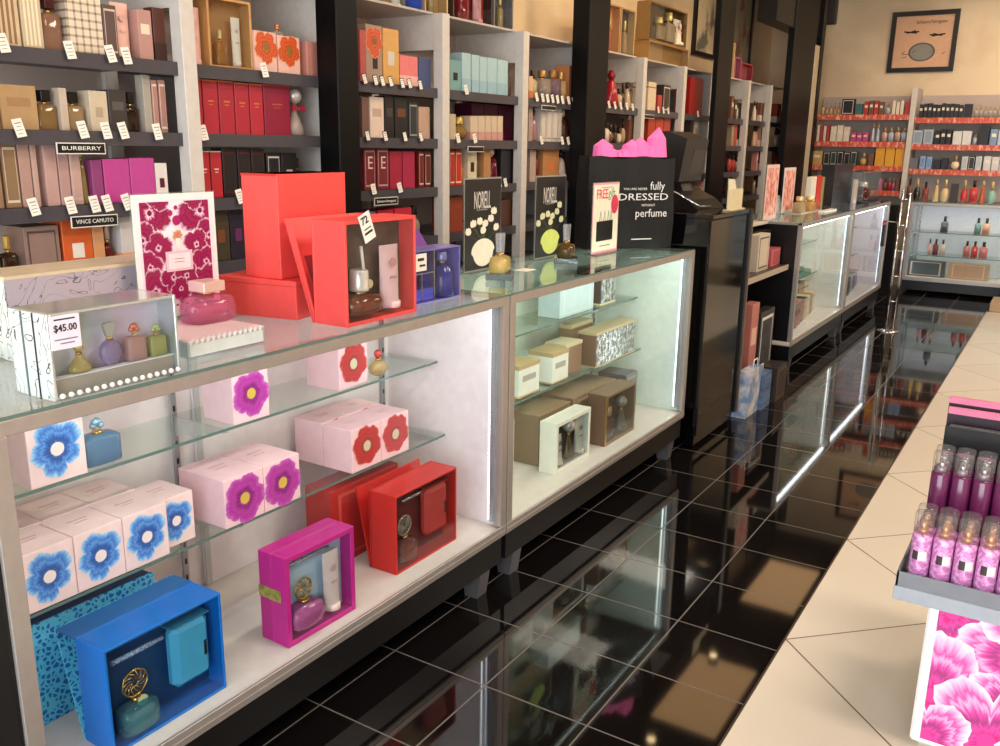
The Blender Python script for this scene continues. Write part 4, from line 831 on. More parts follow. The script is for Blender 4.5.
for (yy, zz, rr, nl, ph) in ((.2, .83, .27, 4, .4), (.8, .83, .27, 4, 2.7), (.1, .62, .2, 3, .2), (.9, .62, .2, 3, 1.1), (.27, .55, .16, 4, .9), (.73, .55, .16, 4, .3), (.16, .4, .18, 4, 1.0), (.84, .4, .18, 4, .5), (.2, .2, .24, 4, .8), (.8, .2, .24, 4, .2), (.42, .3, .16, 4, .8), (.58, .3, .16, 4, .2), (.5, .2, .13, 3, .5), (.3, .95, .14, 3, 0), (.7, .95, .14, 3, 0)):
    k += 1; q0 = len(b.v); b.flower(.001+.00012*k, yy*w, zz*h*.97+.012, rr*w, orch, mat((120, 6, 60), .4), nl, ph, .38, seed=k, th=.0001, cfrac=.1)
    for q in range(q0, len(b.v)): X_, Y_, Z_ = b.v[q]; b.v[q] = (X_, min(max(Y_, w*.09), w*.91), min(max(Z_, h*.11), h*.93))
for q, (yy, zz, r_) in enumerate(((.5, .88, .022), (.43, .84, .03), (.57, .84, .03), (.5, .78, .05), (.5, .14, .03), (.44, .1, .02), (.56, .1, .02))):
    b.poly([(.0032, yy*w+r_*w*math.cos(a*.4), zz*h+r_*w*math.sin(a*.4)) for a in range(16)], mat((176, 20, 100), .4))
for q in range(26):
    a = q*2.4; r_ = .012*math.sqrt(q)*w*.9; b.poly([(.0034+.00001*q, .5*w+r_*math.cos(a)+.012*w*math.cos(c*.9), .66*h+r_*math.sin(a)+.012*w*math.sin(c*.9)) for c in range(7)], mat((206, 110+q*2, 96), .4))
b.box(.0034, .0042, w*.47, w*.53, h*.56, h*.64, mat((250, 226, 220), .4)).box(.0036, .0044, w*.34, w*.66, h*.38, h*.54, mat((246, 190, 206), .3)).box(.0044, .0048, w*.37, w*.63, h*.4, h*.52, mat((250, 222, 228), .3)).box(.0048, .005, w*.44, w*.56, h*.45, h*.455, mat((170, 90, 110), .4)).box(.0048, .005, w*.44, w*.56, h*.475, h*.48, mat((170, 90, 110), .4))
b.build('flower_picture', t); MB().box(.0034, .0038, w*.04, w*.96, .006, h*.1, WHITE).build('caption_band', t); text('lettering', 'VINCE CAMUTO', .014, mat((130, 120, 130), .5), t, (.0042, w*.5, h*.05), w*.7)
# red boxes
coral = mat((250, 74, 70), .42, name='coral_card')
t1 = tag(MB().box(-.242, 0, 0, .29, 0, .098, coral, .0015).box(-.2425, .0005, -.0005, .2905, .084, .0855, mat((206, 44, 40), .4)).build('gift_box', None, (-.158, -.172, ZT), math.radians(10.3)), 'flat lying coral red box underneath the tall red box on the counter', 'gift box')
hh = float(onx(281, 174, -.209)[2])-(ZT+.0985)
tag(MB().box(-.12, 0, 0, .262, 0, hh, coral, .0015).box(-.121, -.001, -.0006, .2626, hh-.006, hh, mat((206, 44, 40), .4)).build('gift_box', None, (-.209, -.17, ZT+.0985), math.radians(3)), 'tall coral red box standing upright on the flat red box', 'gift box')
P = dict(loc=(.004, -.168, ZT), rot=0, w=.275, h=.255, d=.106)
t = gift_box(P, 'coral red gift set with window, pink tube and white price tag on the counter edge', (246, 60, 50), (128, 104, 100), wall=.009, m=coral, min_=noise_mat('brushed_card', (116, 90, 84), (86, 70, 66), 14, .45), contents=(
    ('bottle', .28, .1, .44, .42, dict(body=(190, 120, 90), cap=(236, 226, 214), shape='squat', bodyc=.2)), ('tube', .7, .1, .27, .62, dict(c=(246, 196, 196), emblem=(214, 150, 150)))))
MB().cyl(.011, 0, .003, mat((232, 206, 140), .4), n=16).build('charm', t).matrix_local = Matrix.Translation((-.012, .1, .095))@Matrix.Rotation(PI/2, 4, 'Y')
MB().tube([(-.012, .08, .13), (-.016, .076, .19)], .004, mat((246, 236, 220), .4)).build('atomiser_stem', t)
lean_lid(t, P, None, .085, m=coral, edge=(150, 44, 44))
pt = MB().box(0, .0012, 0, .042, -.07, 0, PAPER); pt = pt.build('price_tag', None, (.0065, -.122, ZT+.262)); pt.rotation_euler = (.38, 0, 0); tag(pt, 'white price tag reading 72 hanging on the coral red gift set', 'price tag')
text('lettering', '72', .026, INK, pt, (.0016, .018, -.017), bold=.0006); MB().box(.0012, .0016, .008, .034, -.04, -.037, INK).box(.0012, .0016, .006, .036, -.052, -.046, INK).build('text_lines', pt)
# purple set
pur = (86, 64, 170)
P = dict(loc=(-.05, .16, ZT), rot=math.radians(-.5), w=.225, h=.15, d=.075)
t = gift_box(P, 'violet blue gift set with clear window on the counter beside the coral red set', pur, (56, 44, 140), wall=.004, m=mat((120, 110, 190), .2), min_=noise_mat('violet_facets', (40, 34, 130), (100, 90, 206), 16, .2, .2), contents=(
    ('bottle', .74, .06, .34, .84, dict(body=(110, 110, 206), cap=(150, 150, 214), shape='tall', bodyc=.3)),))
MB().box(-.028, -.01, .11, .114, .004, .146, SILVER).box(-.028, -.01, .004, .11, .082, .085, SILVER).box(-.028, -.012, .056, .059, .004, .082, SILVER).box(-.022, -.012, .006, .054, .006, .04, mat((90, 90, 226), .2)).box(-.022, -.012, .06, .108, .006, .04, mat((84, 84, 220), .2)).build('divider', t)
lean_lid(t, P, None, .13, m=mat((116, 60, 150), .35), hs=1.2, yo=.065)
lb = MB().box(0, .001, .014, .062, .094, .142, PAPER).build('price_label', t); MB().box(.001, .0014, .022, .05, .122, .13, INK).box(.001, .0014, .03, .056, .106, .112, INK).build('text_lines', lb)
# ---- second case top: dark posters, bottles on acrylic blocks
leaf_ = mat((70, 90, 50), .5); crmw = mat((236, 228, 206), .4)
def norell(px0, px1, ytop, x, label, body, petal):
    t, w, h = poster(px0, px1, ytop, x, ZT, label, (30, 30, 33), fw=.004, frame=mat((150, 146, 136), .4))
    b = MB()
    kk = 0
    for (yy, zz) in ((.1, .4), (.24, .48), (.4, .5), (.56, .47), (.7, .52), (.86, .42), (.78, .6), (.5, .4)):
        for da in (-.55, 0, .5):
            kk += 1; a0 = da+.2*math.sin(kk); cy, cz = yy*w, zz*h; L_ = h*.085; ux, uz = math.sin(a0), math.cos(a0)
            b.poly([(.0012+.00004*kk, cy+ux*L_*t_+uz*wd*w, cz+uz*L_*t_-ux*wd*w) for t_, wd in ((0, 0), (.3, .045), (.65, .05), (1, .0), (.65, -.05), (.3, -.045))], petal)
        b.poly([(.0011, yy*w-.002, zz*h), (.0011, w*.5, h*.3), (.0011, w*.53, h*.3), (.0011, yy*w+.003, zz*h)], leaf_)
    pass
    b.poly([(.002, w*.5+w*.32*math.cos(a*PI/14)*(1 if math.sin(a*PI/14) > 0 else .85), h*.2+h*.15*math.sin(a*PI/14)) for a in range(28)], body)
    b.build('flower_picture', t); text('lettering', 'NORELL', w*.36, mat((206, 200, 190), .5), t, (.0016, w*.47, h*.75), w*.44, bold=.0004); MB().box(.0012, .0016, w*.32, w*.6, h*.655, h*.66, mat((190, 184, 170), .5)).build('text_lines', t)
norell(464, 501, 177, -.30, 'dark acrylic poster with white flowers and round white bottle picture', crmw, crmw)
norell(535, 565, 175, -.30, 'dark acrylic poster with yellow green bottle picture and pale flowers', mat((214, 226, 110), .4), mat((214, 214, 170), .4))
def block(px, py, label, sz=.09, hz=.022, rot=.5):
    a = onz(px, py, ZT+hz); o = MB().box(-sz/2, sz/2, -sz/2, sz/2, 0, hz, glass((170, 176, 176), .15, .03, 1.5), .002).build('acrylic_block', None, (a[0], a[1], ZT), rot); tag(o, label, 'display block'); return a
a = block(500, 272, 'clear grey acrylic block under the gold bottle with faceted stopper'); 
perfume((a[0], a[1], ZT+.0225), .1, .13, 'gold bottle with faceted clear stopper on acrylic block before white flower poster', rot=.3, body=(255, 232, 150), shape='squat', capk='fan', capm=glass((240, 240, 244), .25, .03, 1.5), bodyc=.3)
a = block(566, 257, 'clear grey acrylic block under the dark amber bottle')
perfume((a[0], a[1], ZT+.0225), .1, .125, 'dark amber bottle with faceted stopper on acrylic block beside yellow green poster', rot=.3, body=(120, 90, 40), shape='squat', capk='fan', capm=glass((240, 240, 244), .25, .03, 1.5), bodyc=.4)
for px, py, l in ((527, 270, 'small white card lying on glass counter beside the gold bottle block'), (585, 273, 'small dark strip label on glass counter edge, left one'), (606, 268, 'small dark strip label on glass counter edge, right one')):
    a = onz(px, py, ZT); s_ = px == 527
    tag(MB().box(-.03 if s_ else -.008, .02 if s_ else .006, -.04 if s_ else -.035, .03, 0, .0012, PAPER if s_ else BLACK).build('label_card', None, (a[0], a[1], ZT+.0002)), l, 'label')
t, w, h = poster(592, 618, 182, -.2, ZT, 'pink edged promotion card with bag drawing and red FREE heading on the counter', (246, 238, 214), frame=mat((240, 160, 170), .4), fw=.008)
b = MB().box(.001, .0015, w*.16, w*.78, h*.18, h*.46, BLACK); b.poly([(.002, w*.82+w*.14*math.cos(a*.4), h*.68+w*.16*math.sin(a*.4)) for a in range(16)], mat((226, 50, 90), .4))
for q in (.3, .45, .6, .7): b.tube([(.0015, w*q-.008, h*.46), (.0015, w*q, h*.6), (.0015, w*q+.008, h*.46)], .0012, mat((110, 170, 150), .4), 5)
b.build('bag_picture', t); text('lettering', 'FREE', w*.22, mat((230, 70, 90), .4), t, (.0016, w*.34, h*.83), w*.42, bold=.0006); text('lettering', 'gift', w*.22, mat((110, 160, 120), .4), t, (.0016, w*.7, h*.84), w*.26); MB().box(.001, .0014, w*.3, w*.7, h*.105, h*.115, INK).box(.001, .0014, w*.3, w*.74, h*.92, h*.93, mat((120, 170, 120), .4)).build('text_lines', t)
# black shopping bag with pink tissue
A = onz(587, 250, ZT); B = onz(671, 247, ZT); wb = math.hypot(B[0]-A[0], B[1]-A[1]); rb = math.atan2(B[1]-A[1], B[0]-A[0])-PI/2; hb = float(onx(671, 158, B[0])[2])-ZT
t = thing('shopping_bag', 'large black shopping bag with white script and pink tissue, beside the till', 'bag', (A[0], A[1], ZT), rb)
bagm = noise_mat('bag_cloth', (5, 5, 8), (9, 9, 12), 120, .75, bump=.2); n = 14
b = MB(); prof = [(0, 0), (.002, hb*.3), (-.004, hb*.7), (-.012, hb)]
for fr_s in (0, 1):
    rows = []
    for (dx, zz) in prof:
        rows.append([((dx if fr_s == 0 else -.12-dx*1.2)+(.004*math.sin(j*1.3+zz*20)), wb*j/n, zz+(.006*math.sin(j*.9+fr_s) if zz == hb else 0)) for j in range(n+1)])
    for r_i in range(3):
        for j in range(n):
            q = [rows[r_i][j], rows[r_i][j+1], rows[r_i+1][j+1], rows[r_i+1][j]]; b.poly(q if fr_s == 0 else q[::-1], bagm, smooth=True)
    if fr_s == 0: F0 = rows
    else: F1 = rows
for j in (0, n):
    for r_i in range(3):
        mid = lambda p, q: ((p[0]+q[0])/2, p[1]+(.018 if j == 0 else -.018)*(p[2]/hb), p[2])
        m0, m1 = mid(F0[r_i][j], F1[r_i][j]), mid(F0[r_i+1][j], F1[r_i+1][j]); b.poly([F0[r_i][j], m0, m1, F0[r_i+1][j]], bagm); b.poly([m0, F1[r_i][j], F1[r_i+1][j], m1], bagm)
b.poly([F0[0][0], F0[0][n], F1[0][n], F1[0][0]], bagm); b.build('bag_body', t)
Wm = mat((232, 230, 230), .5)
text('lettering', 'YOU ARE NEVER', .014, Wm, t, (.008, wb*.52, hb*.66), .12); text('lettering', 'fully', .05, Wm, t, (.008, wb*.78, hb*.69), .075); text('lettering', 'DRESSED', .042, Wm, t, (.008, wb*.62, hb*.57), .25); text('lettering', 'WITHOUT', .014, Wm, t, (.008, wb*.68, hb*.48), .07); text('lettering', 'perfume', .05, Wm, t, (.008, wb*.72, hb*.39), .16)
MB().box(.006, .008, wb*.5, wb*.74, hb*.1, hb*.11, Wm).build('text_lines', t)
pinkm = mat((255, 108, 184), .6); b = MB()
rnd = random.Random(4)
for yy, hz, ww in ((.3, .045, .06), (.38, .03, .05), (.22, .075, .1), (.45, .04, .07), (.55, .075, .1), (.65, .085, .1), (.76, .06, .08), (.84, .13, .1)):
    m0 = [(-.06+.045*math.cos(a*PI/6), wb*yy+ww/2*math.sin(a*PI/6), .0) for a in range(12)]; m1 = [(-.06+.035*math.cos(a*PI/6+.3), wb*yy+ww*.5*math.sin(a*PI/6)*(1+.1*math.sin(a*3)), hz*.62) for a in range(12)]; ap = (-.055+rnd.uniform(-.01, .01), wb*yy+rnd.uniform(-.012, .012), hz)
    for a in range(12): b.poly([m0[a], m0[(a+1) % 12], m1[(a+1) % 12], m1[a]], pinkm, smooth=True); b.poly([m1[a], m1[(a+1) % 12], ap], pinkm)
o = b.build('tissue_paper', None, (A[0], A[1], ZT+hb+.002), rb); tag(o, 'bright pink tissue paper peaking out of the black shopping bag', 'tissue paper')

# ------------------------------------------------------------------ till desk
t = thing('till_desk', 'tall glossy black till desk between the second and third display case', 'desk', (.09, 2.145, 0))
MB().box(-.53, -.012, 0, .53, .02, 1.09, GLOSSBLACK, .002).build('body', t); MB().box(-.012, 0, 0, .525, .07, 1.085, GLOSSBLACK, .002).build('front_panel', t)
MB().box(-.55, .006, 0, .535, 1.09, 1.11, GLOSSBLACK, .002).build('desk_top', t); MB().box(-.09, .012, .537, .57, .06, 1.112, BLACK, .002).box(.002, .0135, .571, .58, .06, 1.09, mat((120, 104, 84), .4)).build('end_post', t)
t = thing('till_terminal', 'black till monitor tilted on a bulky base with silver trim, on desk', 'till', (-.2, 2.4, 1.1105))
dk = mat((30, 27, 25), .4); MB().prism([(-.14, .16), (-.1, .36), (-.04, .365), (.06, .33), (.03, .13), (-.08, .12)], 'y', -.02, .28, dk).build('monitor', t)
MB().prism([(.03, .17), (.052, .28), (.056, .28), (.036, .17)], 'y', .1, .24, mat((62, 54, 46), .45)).build('port_cover', t)
MB().prism([(-.07, .02), (-.05, .14), (.0, .14), (.04, .02)], 'y', .07, .2, dk).build('stand', t); MB().prism([(-.16, 0), (-.14, .09), (-.02, .1), (.1, .045), (.15, .0)], 'y', -.05, .32, mat((24, 22, 22), .3)).build('base', t)
MB().tube([(-.14, -.052, .094), (-.02, -.052, .104), (.02, -.052, .085), (.1, -.052, .048), (.15, -.04, .02), (.155, .1, .015)], .005, SILVER).build('silver_trim', t)
a = onz(735, 208, 1.11); t = thing('note_holder', 'small pale paper note on holder standing on the till desk', 'note', (.06, 2.43, 1.111))
pp = mat((214, 200, 160), .6); MB().box(-.02, .02, 0, .22, 0, .006, pp).box(-.002, .002, 0, .22, .006, .1, pp).build('note', t); MB().prism([(.01, .1), (.12, .1), (.09, .145), (0, .15)], 'x', -.004, .0, mat((226, 216, 186), .6)).build('upper_slip', t)
a = onz(716, 196, 1.11); tag(MB().lathe([(.03, 0), (.03, .04), (.02, .05)], mat((170, 80, 60), .5), n=12).ball(.02, mat((206, 120, 100), .5), (0, 0, .055), 8).build('candy_jar', None, (a[0]-.12, 2.34, 1.111)), 'small reddish jar on till desk beside the note holder', 'jar')
# open rack after the desk
t = thing('open_rack', 'low open black rack with small goods between till desk and third case', 'rack', (-.43, 2.73, 0))
MB().box(0, .012, 0, 1.17, 0, .95, BLACK).build('back_panel', t); MB().box(0, .42, 0, 1.17, .68, .7, mat((70, 60, 54), .4)).box(.42, .425, 0, 1.17, .672, .705, mat((176, 160, 140), .4)).build('shelf', t); MB().box(0, .48, 0, 1.17, .0, .06, BLACK).build('shelf', t); MB().box(0, .3, 0, 1.17, .9, .915, BLACK).build('shelf', t)
MB().box(0, .27, 0, 1.18, .945, .963, mat((214, 200, 182), .35), .002).build('top_board', t)
def rack_item(px0, px1, yb, yt, x, z, c, label, cat='box', style=1, acc=(230, 220, 210), d=.06, name='small_carton', grp=None):
    y0, y1 = float(onx(px0, (yb+yt)/2, x)[1]), float(onx(px1, (yb+yt)/2, x)[1]); h = float(onx(px0, yt, x)[2])-z; return carton((x, y0, z), max(.02, y1-y0-.004), d, max(.03, h), c, label, style, acc, name=name, cat=cat, group=grp)
rack_item(758, 769, 272, 236, -.06, .7005, (206, 190, 170), 'pale framed clear box on rack shelf beside till desk', style=3, acc=(60, 50, 46)); rack_item(771, 780, 268, 250, -.06, .7005, (190, 80, 90), 'small rosy pink box on rack shelf', style=3, acc=(214, 150, 150))
o = MB().ball(.03, mat((244, 90, 130), .5), (0, 0, .03), 14).build('pink_ball', None, (float(-.0), float(onx(765, 225, 0)[1]), .9155)); 
tag(MB().ball(.028, mat((244, 90, 130), .5), (0, 0, .028), 14).build('pompom', None, (-.2, 3.6, .9155)), 'round bright pink pompom under counter edge beside till desk', 'pompom'); bpy.data.objects.remove(o)
rack_item(751, 758, 350, 306, .02, .0605, (190, 110, 100), 'tall pink picture box in rack beside till desk', acc=(230, 180, 160)); rack_item(760, 773, 350, 314, .03, .0605, (40, 36, 40), 'black box with white framed picture in rack', style=3, acc=(220, 216, 210))
t = thing('paper_bag', 'pale blue printed paper bag leaning by the till desk foot', 'bag', (.13, 2.79, 0)); MB().prism([(0, 0), (.012, .26), (-.05, .26), (-.08, 0)], 'y', 0, .2, noise_mat('blue_print', (110, 140, 180), (214, 206, 206), 14, .5)).build('bag_body', t)
MB().tube([(.0, .06, .26), (.0, .07, .31), (.0, .13, .31), (.0, .14, .26)], .003, PAPER).build('handle', t)
t = thing('paper_bag', 'blue striped carton bag on the floor behind the pale blue bag', 'bag', (.15, 3.0, 0)); MB().box(-.09, 0, 0, .16, 0, .2, noise_mat('stripe_print', (90, 120, 160), (60, 80, 120), 30, .5, stretch=(.1, .1, 1))).build('bag_body', t); MB().tube([(-.04, .05, .2), (-.04, .06, .24), (-.04, .11, .24), (-.04, .12, .2)], .003, PAPER).build('handle', t)
carton((.17, 3.2, 0), .2, .1, .2, (46, 38, 36), 'dark brown box on the floor beside blue striped bag', 3, (110, 84, 70), name='floor_box', cat='box')
# ------------------------------------------------------------------ goods on third and fourth case
def top_item(px0, px1, yb, yt, z=ZT):
    a = onz(px0, yb, z); y1 = float(onx(px1, yb, a[0])[1]); h = float(onx(px0, yt, a[0])[2])-z; return a[0], a[1], max(.02, y1-a[1]), h
def ti(px0, px1, yb, yt, c, label, kind='c', **k):
    x, y, w, h = top_item(px0, px1, yb, yt)
    if kind == 'c': return carton((x, y, ZT), w-.002, k.get('d', .06), h, c, label, k.get('style', 1), k.get('acc', (230, 214, 200)))
    if kind == 'b': return perfume((x, y+w/2, ZT), w, h, label, body=c, cap=k.get('cap', (230, 200, 150)), shape=k.get('shape', 'square'), bodyc=.4)
for px0, px1, yb, yt, l in ((763, 775, 221, 165, 'tall pink print poster beside till desk on third case'), (781, 792, 214, 168, 'pink floral poster in white frame on third case')):
    x, y, w, h = top_item(px0, px1, yb, yt); t = thing('acrylic_sign', l, 'poster', (x, y, ZT)); MB().box(-.03, .03, 0, w, 0, .004, ACRYL).box(-.004, 0, 0, w, .004, h, mat((226, 190, 180) if px0 == 763 else (216, 210, 208), .3)).build('holder', t)
    MB().box(0, .001, w*.08, w*.92, h*.08, h*.94, noise_mat('pink_print', (206, 90, 80), (240, 186, 170), 22, .4)).build('print', t)
x, y, w, h = top_item(773, 780, 214, 196); tag(MB().lathe([(.04, 0), (.03, h*.4), (.012, h)], mat((220, 214, 206), .3), n=14).build('perfume_bottle', None, (x, y+w/2, ZT)), 'white cone shaped bottle between two pink posters', 'bottle')
tag(MB().box(-.1, .0, 0, .6, 0, .008, mat((190, 180, 160), .15)).build('display_tray', None, (-.14, 4.62, ZT)), 'flat pale tray under gold bottles on third case', 'tray')
perfume((-.18, 4.72, ZT+.0085), .13, .11, 'gold bottle with round pale cap, left one on pale tray', body=(226, 200, 150), cap=(230, 200, 150), bodyc=.4); perfume((-.18, 5.0, ZT+.0085), .15, .1, 'gold bottle, right one on pale tray', body=(236, 190, 110), cap=(240, 220, 150), bodyc=.4)
for p0, p1, yt, c, l in ((807, 812, 177, (232, 224, 210), 'slim ivory carton behind the gold bottles'), (813, 817.5, 176, (220, 50, 40), 'slim bright red carton between ivory and olive cartons'), (818, 821.5, 177, (170, 150, 90), 'slim olive gold carton on third case'), (822, 827, 175, (206, 70, 90), 'pink red carton beside the large black box')):
    y0, y1 = float(onx(p0, 190, -.3)[1]), float(onx(p1, 190, -.3)[1]); carton((-.27, y0, ZT), y1-y0-.006, .04, float(onx(p0, yt, -.3)[2])-ZT, c, l)
ti(831, 849, 206, 165, (20, 19, 24), 'large black upright box on fourth case', d=.1, style=0); ti(853, 856, 204, 180, (190, 180, 172), 'clear silver carton beside the large black box', style=3, d=.02); 
x, y, w, h = top_item(862, 878, 203, 172); t = thing('fragrance_display', 'dark red boxed bottle display with clear frame on fourth case', 'display', (x, y, ZT)); MB().box(-.16, -.15, 0, w, 0, h, BLACK).box(-.16, 0, 0, .012, 0, h, ACRYL).box(-.16, 0, w-.012, w, 0, h, ACRYL).box(-.16, 0, 0, w, h-.012, h, ACRYL).box(-.16, 0, 0, w, 0, .012, BLACK).box(-.15, -.14, .012, w-.012, .012, h-.012, mat((70, 16, 26), .3)).build('frame', t)
bottle_parts(t, (-.07, w*.4, .012), w*.3, h*.6, body=(140, 30, 40), cap=(210, 200, 200)); x, y, w, h = top_item(882, 889, 200, 186); 
tag(carton_mb(w, .05, .012, (230, 222, 210)).build('label_card', None, (onz(825, 213, ZT)[0], onz(825, 213, ZT)[1], ZT)), 'small white card lying before the red cartons on third case', 'label')
# ------------------------------------------------------------------ chrome stand in the aisle
a = onz(887, 331, 0); b_ = onz(896, 322, 0); h1 = float(onx(905, 168, a[0])[2]); 
t = thing('chrome_stand', 'tall shiny chrome stand with two poles at end of the long counter', 'stand', (a[0], a[1], 0))
MB().lathe([(.09, 0), (.085, .01), (.02, .016)], CHROME, n=24).build('base', t)
for s in (0, 1): MB().cyl(.007, .015, 1.1-.02*s, CHROME, (-.01+.05*s, .02*s, 0), 14).ball(.012, CHROME, (-.01+.05*s, .02*s, 1.1-.02*s), 12).build('pole', t)
for q in range(5): MB().tube([(-.01, 0, 1.04-q*.2), (.04, .02, 1.04-q*.2)], .005, CHROME).build('crossbar', t)
MB().tube([(-.01, 0, .86), (-.06, -.03, .865), (-.1, -.05, .875)], .003, CHROME).build('hook', t)
tag(MB().box(-.012, .012, -.03, .03, -.2, 0, BLACK, .004).box(-.013, .013, -.031, .031, -.03, -.01, mat((190, 70, 80), .4)).build('hanging_pouch', None, (a[0]-.105, a[1]-.053, .873)), 'small black pouch hanging on the chrome stand', 'pouch')

# ------------------------------------------------------------------ far wall: display unit facing the camera
YF = 8.28
yz = lambda px, py, y=YF: float(ony(px, py, y)[2]); yx = lambda px, y=YF, py=150: float(ony(px, py, y)[0])
display_case('low white glass case along the far wall, under the red edged shelves', (.06, 8.1, -.05), -PI/2, 1.9, inner=(214, 212, 224), shelves=((.66, .12), (.43, .1)), lamp=3, lampcol=(.9, .95, 1), nleg=0)
strip_m = noise_mat('red_strip', (214, 74, 50), (240, 170, 140), 46, .4, lo=.5, hi=.62, stretch=(1, 1, .4))
ZL = [yz(860, 115), yz(860, 142), yz(860, 166), yz(860, 190)]; ZR = [yz(950, 118), yz(950, 145), yz(950, 170)]
xl0, xm, xr1 = yx(812), yx(908), 1.9
for (x0, x1, Zs, l) in ((xl0, xm-.03, ZL, 'left'), (xm+.03, xr1, ZR, 'right')):
    t = thing('shelving_unit', 'far wall shelving with red edge strips, %s of pale upright' % l, 'shelving', (x0, YF, 0)); L = x1-x0
    MB().box(0, L, .29, .31, 0 if l == 'left' else .92, 1.95, back_m).build('back_panel', t)
    if l == 'left': MB().box(0, L, .02, .28, 0, .85, BLACK).build('base_cabinet', t)
    for z in Zs: MB().box(0, L, 0, .29, z-.015, z, shelf_m).build('shelf', t); MB().box(0, L, -.006, 0, z-.05, z+.004, strip_m).build('edge_strip', t)
tag(MB().box(xm-.025, xm+.025, YF-.02, YF+.3, .93, yz(910, 88), upr_m, .002).build('upright_panel'), 'pale upright between the two far wall shelving units', 'upright')
FARN = {}
def far_items(side, row, zs, items):
    for j, it in enumerate(items):
        p0, p1, top, c, kd = it[:5]; st = it[5] if len(it) > 5 else 0
        x0, x1 = yx(p0, YF+.01), yx(p1, YF+.01); z = zs[row]+.001; h = max(.03, yz((p0+p1)/2, top, YF+.01)-z); h = min(h, .2); w = max(.012, x1-x0-.003)
        nm = it[6] if len(it) > 6 else 'small'
        l = '%s %s, %s from left, %s row, %s far wall shelves' % (nm, 'carton' if kd == 'c' else 'bottle', ORD[j], ('top', 'second', 'third', 'fourth')[row], side); g = 'goods on the %s far wall shelves' % side
        if kd == 'c':
            o = carton_mb(w, .06, h, c, st).build('perfume_carton', None, (x0, YF+.012, z), -PI/2); tag(o, l, 'carton', g)
        else: o = mini_bottle((x0+w/2, YF+.05, z), w, h, c, (190, 160, 110) if c[0] > 120 else (40, 36, 40), l, g, st); o.rotation_euler = (0, 0, PI/2)
B_, R_, W_, G_, P_, S_, K_ = (30, 28, 34), (190, 50, 40), (226, 210, 190), (206, 160, 90), (206, 110, 150), (180, 190, 206), (120, 80, 60)
def seq(p0, p1, n, top, cols, kd='c', st=0, nm='small', jit=2, gap=.4):
    rnd = random.Random(int(p0*7+top)); e = np.linspace(p0, p1, n+1)
    return [(e[i]+gap/2, e[i+1]-gap/2, top+rnd.uniform(0, jit), cols[i % len(cols)], kd if kd != 'x' else rnd.choice('cm'), st, nm) for i in range(n)]
far_items('left', 0, ZL, seq(816, 836, 5, 101, [G_, (190, 130, 90)], 'm', 1, 'small amber')+[(837, 850, 99, B_, 'c', 3, 'square black'), (851, 858, 104, (60, 110, 110), 'c', 0, 'teal')]+seq(859, 879, 4, 100, [R_, K_], 'c', 1, 'red brown')+seq(880, 886, 1, 103, [S_], 'm', 0, 'clear')+seq(887, 899, 3, 100, [W_], 'c', 1, 'cream')+[(900, 906, 102, R_, 'c', 0, 'red')])
far_items('left', 1, ZL, seq(815, 828, 4, 124, [W_, R_], 'c', 0, 'slim')+seq(828.5, 848, 3, 125, [W_], 'c', 1, 'white')+seq(849, 867, 3, 131, [(200, 60, 130)], 'c', 1, 'low pink')+seq(868, 878, 2, 122, [S_], 'm', 2, 'clear')+seq(879, 905, 4, 127, [(206, 160, 150), S_], 'm', 0, 'rosy clear'))
far_items('left', 2, ZL, [(813, 823, 151, G_, 'c', 1, 'gold')]+seq(824, 858, 5, 151, [B_, (40, 60, 50), B_], 'c', 3, 'black')+[(860, 868, 153, G_, 'm', 1, 'glowing gold')]+seq(869, 875, 1, 152, [K_], 'c', 0, 'brown')+[(876, 885.5, 146, (232, 160, 30), 'c', 0, 'tall orange yellow'), (886, 895.5, 145, (236, 164, 32), 'c', 0, 'tall orange yellow'), (896, 905.5, 145, (232, 160, 30), 'c', 0, 'tall orange yellow')])
far_items('left', 3, ZL, seq(814, 826, 3, 176, [W_, R_, P_], 'c', 0, 'pale')+seq(882, 904, 5, 178, [P_, K_, R_], 'x', 0, 'mixed pink'))
far_items('right', 0, ZR, seq(914, 958, 10, 103, [(36, 34, 34)], 'c', 1, 'black and white')+[(958.5, 967, 104, B_, 'c', 0, 'plain black')]+seq(968, 1010, 9, 105, [(170, 160, 150)], 'm', 0, 'pale'))
far_items('right', 1, ZR, seq(911, 932, 2, 129, [(140, 160, 180)], 'c', 3, 'blue silver')+seq(933, 950, 3, 129, [B_], 'c', 1, 'black')+seq(951, 970, 2, 130, [(216, 216, 220)], 'c', 3, 'white silver')+[(971, 976, 134, S_, 'm', 0, 'clear'), (977, 987, 126, B_, 'c', 0, 'tall black')]+seq(988, 1012, 3, 129, [(120, 150, 190), S_], 'c', 1, 'blue'))
far_items('right', 2, ZR, seq(911, 920, 1, 157, [(110, 110, 120)], 'c', 0, 'grey')+seq(921, 934, 2, 155, [(110, 150, 206)], 'c', 3, 'blue')+seq(935, 950, 2, 158, [B_], 'c', 0, 'black')+seq(952, 962, 1, 155, [(236, 214, 180)], 'm', 1, 'bright gold')+seq(963, 984, 3, 156, [(180, 190, 200), B_], 'c', 3, 'silver')+seq(985, 1010, 3, 155, [(206, 206, 210)], 'c', 1, 'pale'))
zc = .9145
def cc(p0, p1, top, c, l, kd='m', st=0):
    y = 8.2; x0, x1 = yx(p0, y), yx(p1, y); h = min(.22, max(.04, yz((p0+p1)/2, top, y)-zc)); 
    if kd == 'c': tag(carton_mb(x1-x0-.004, .06, h, c, st).build('perfume_carton', None, (x0, y, zc), -PI/2), l, 'carton')
    else: mini_bottle(((x0+x1)/2, y+.03, zc), x1-x0-.004, h, c, (60, 40, 36) if st == 0 else (210, 180, 120), l, None, st).rotation_euler = (0, 0, PI/2)
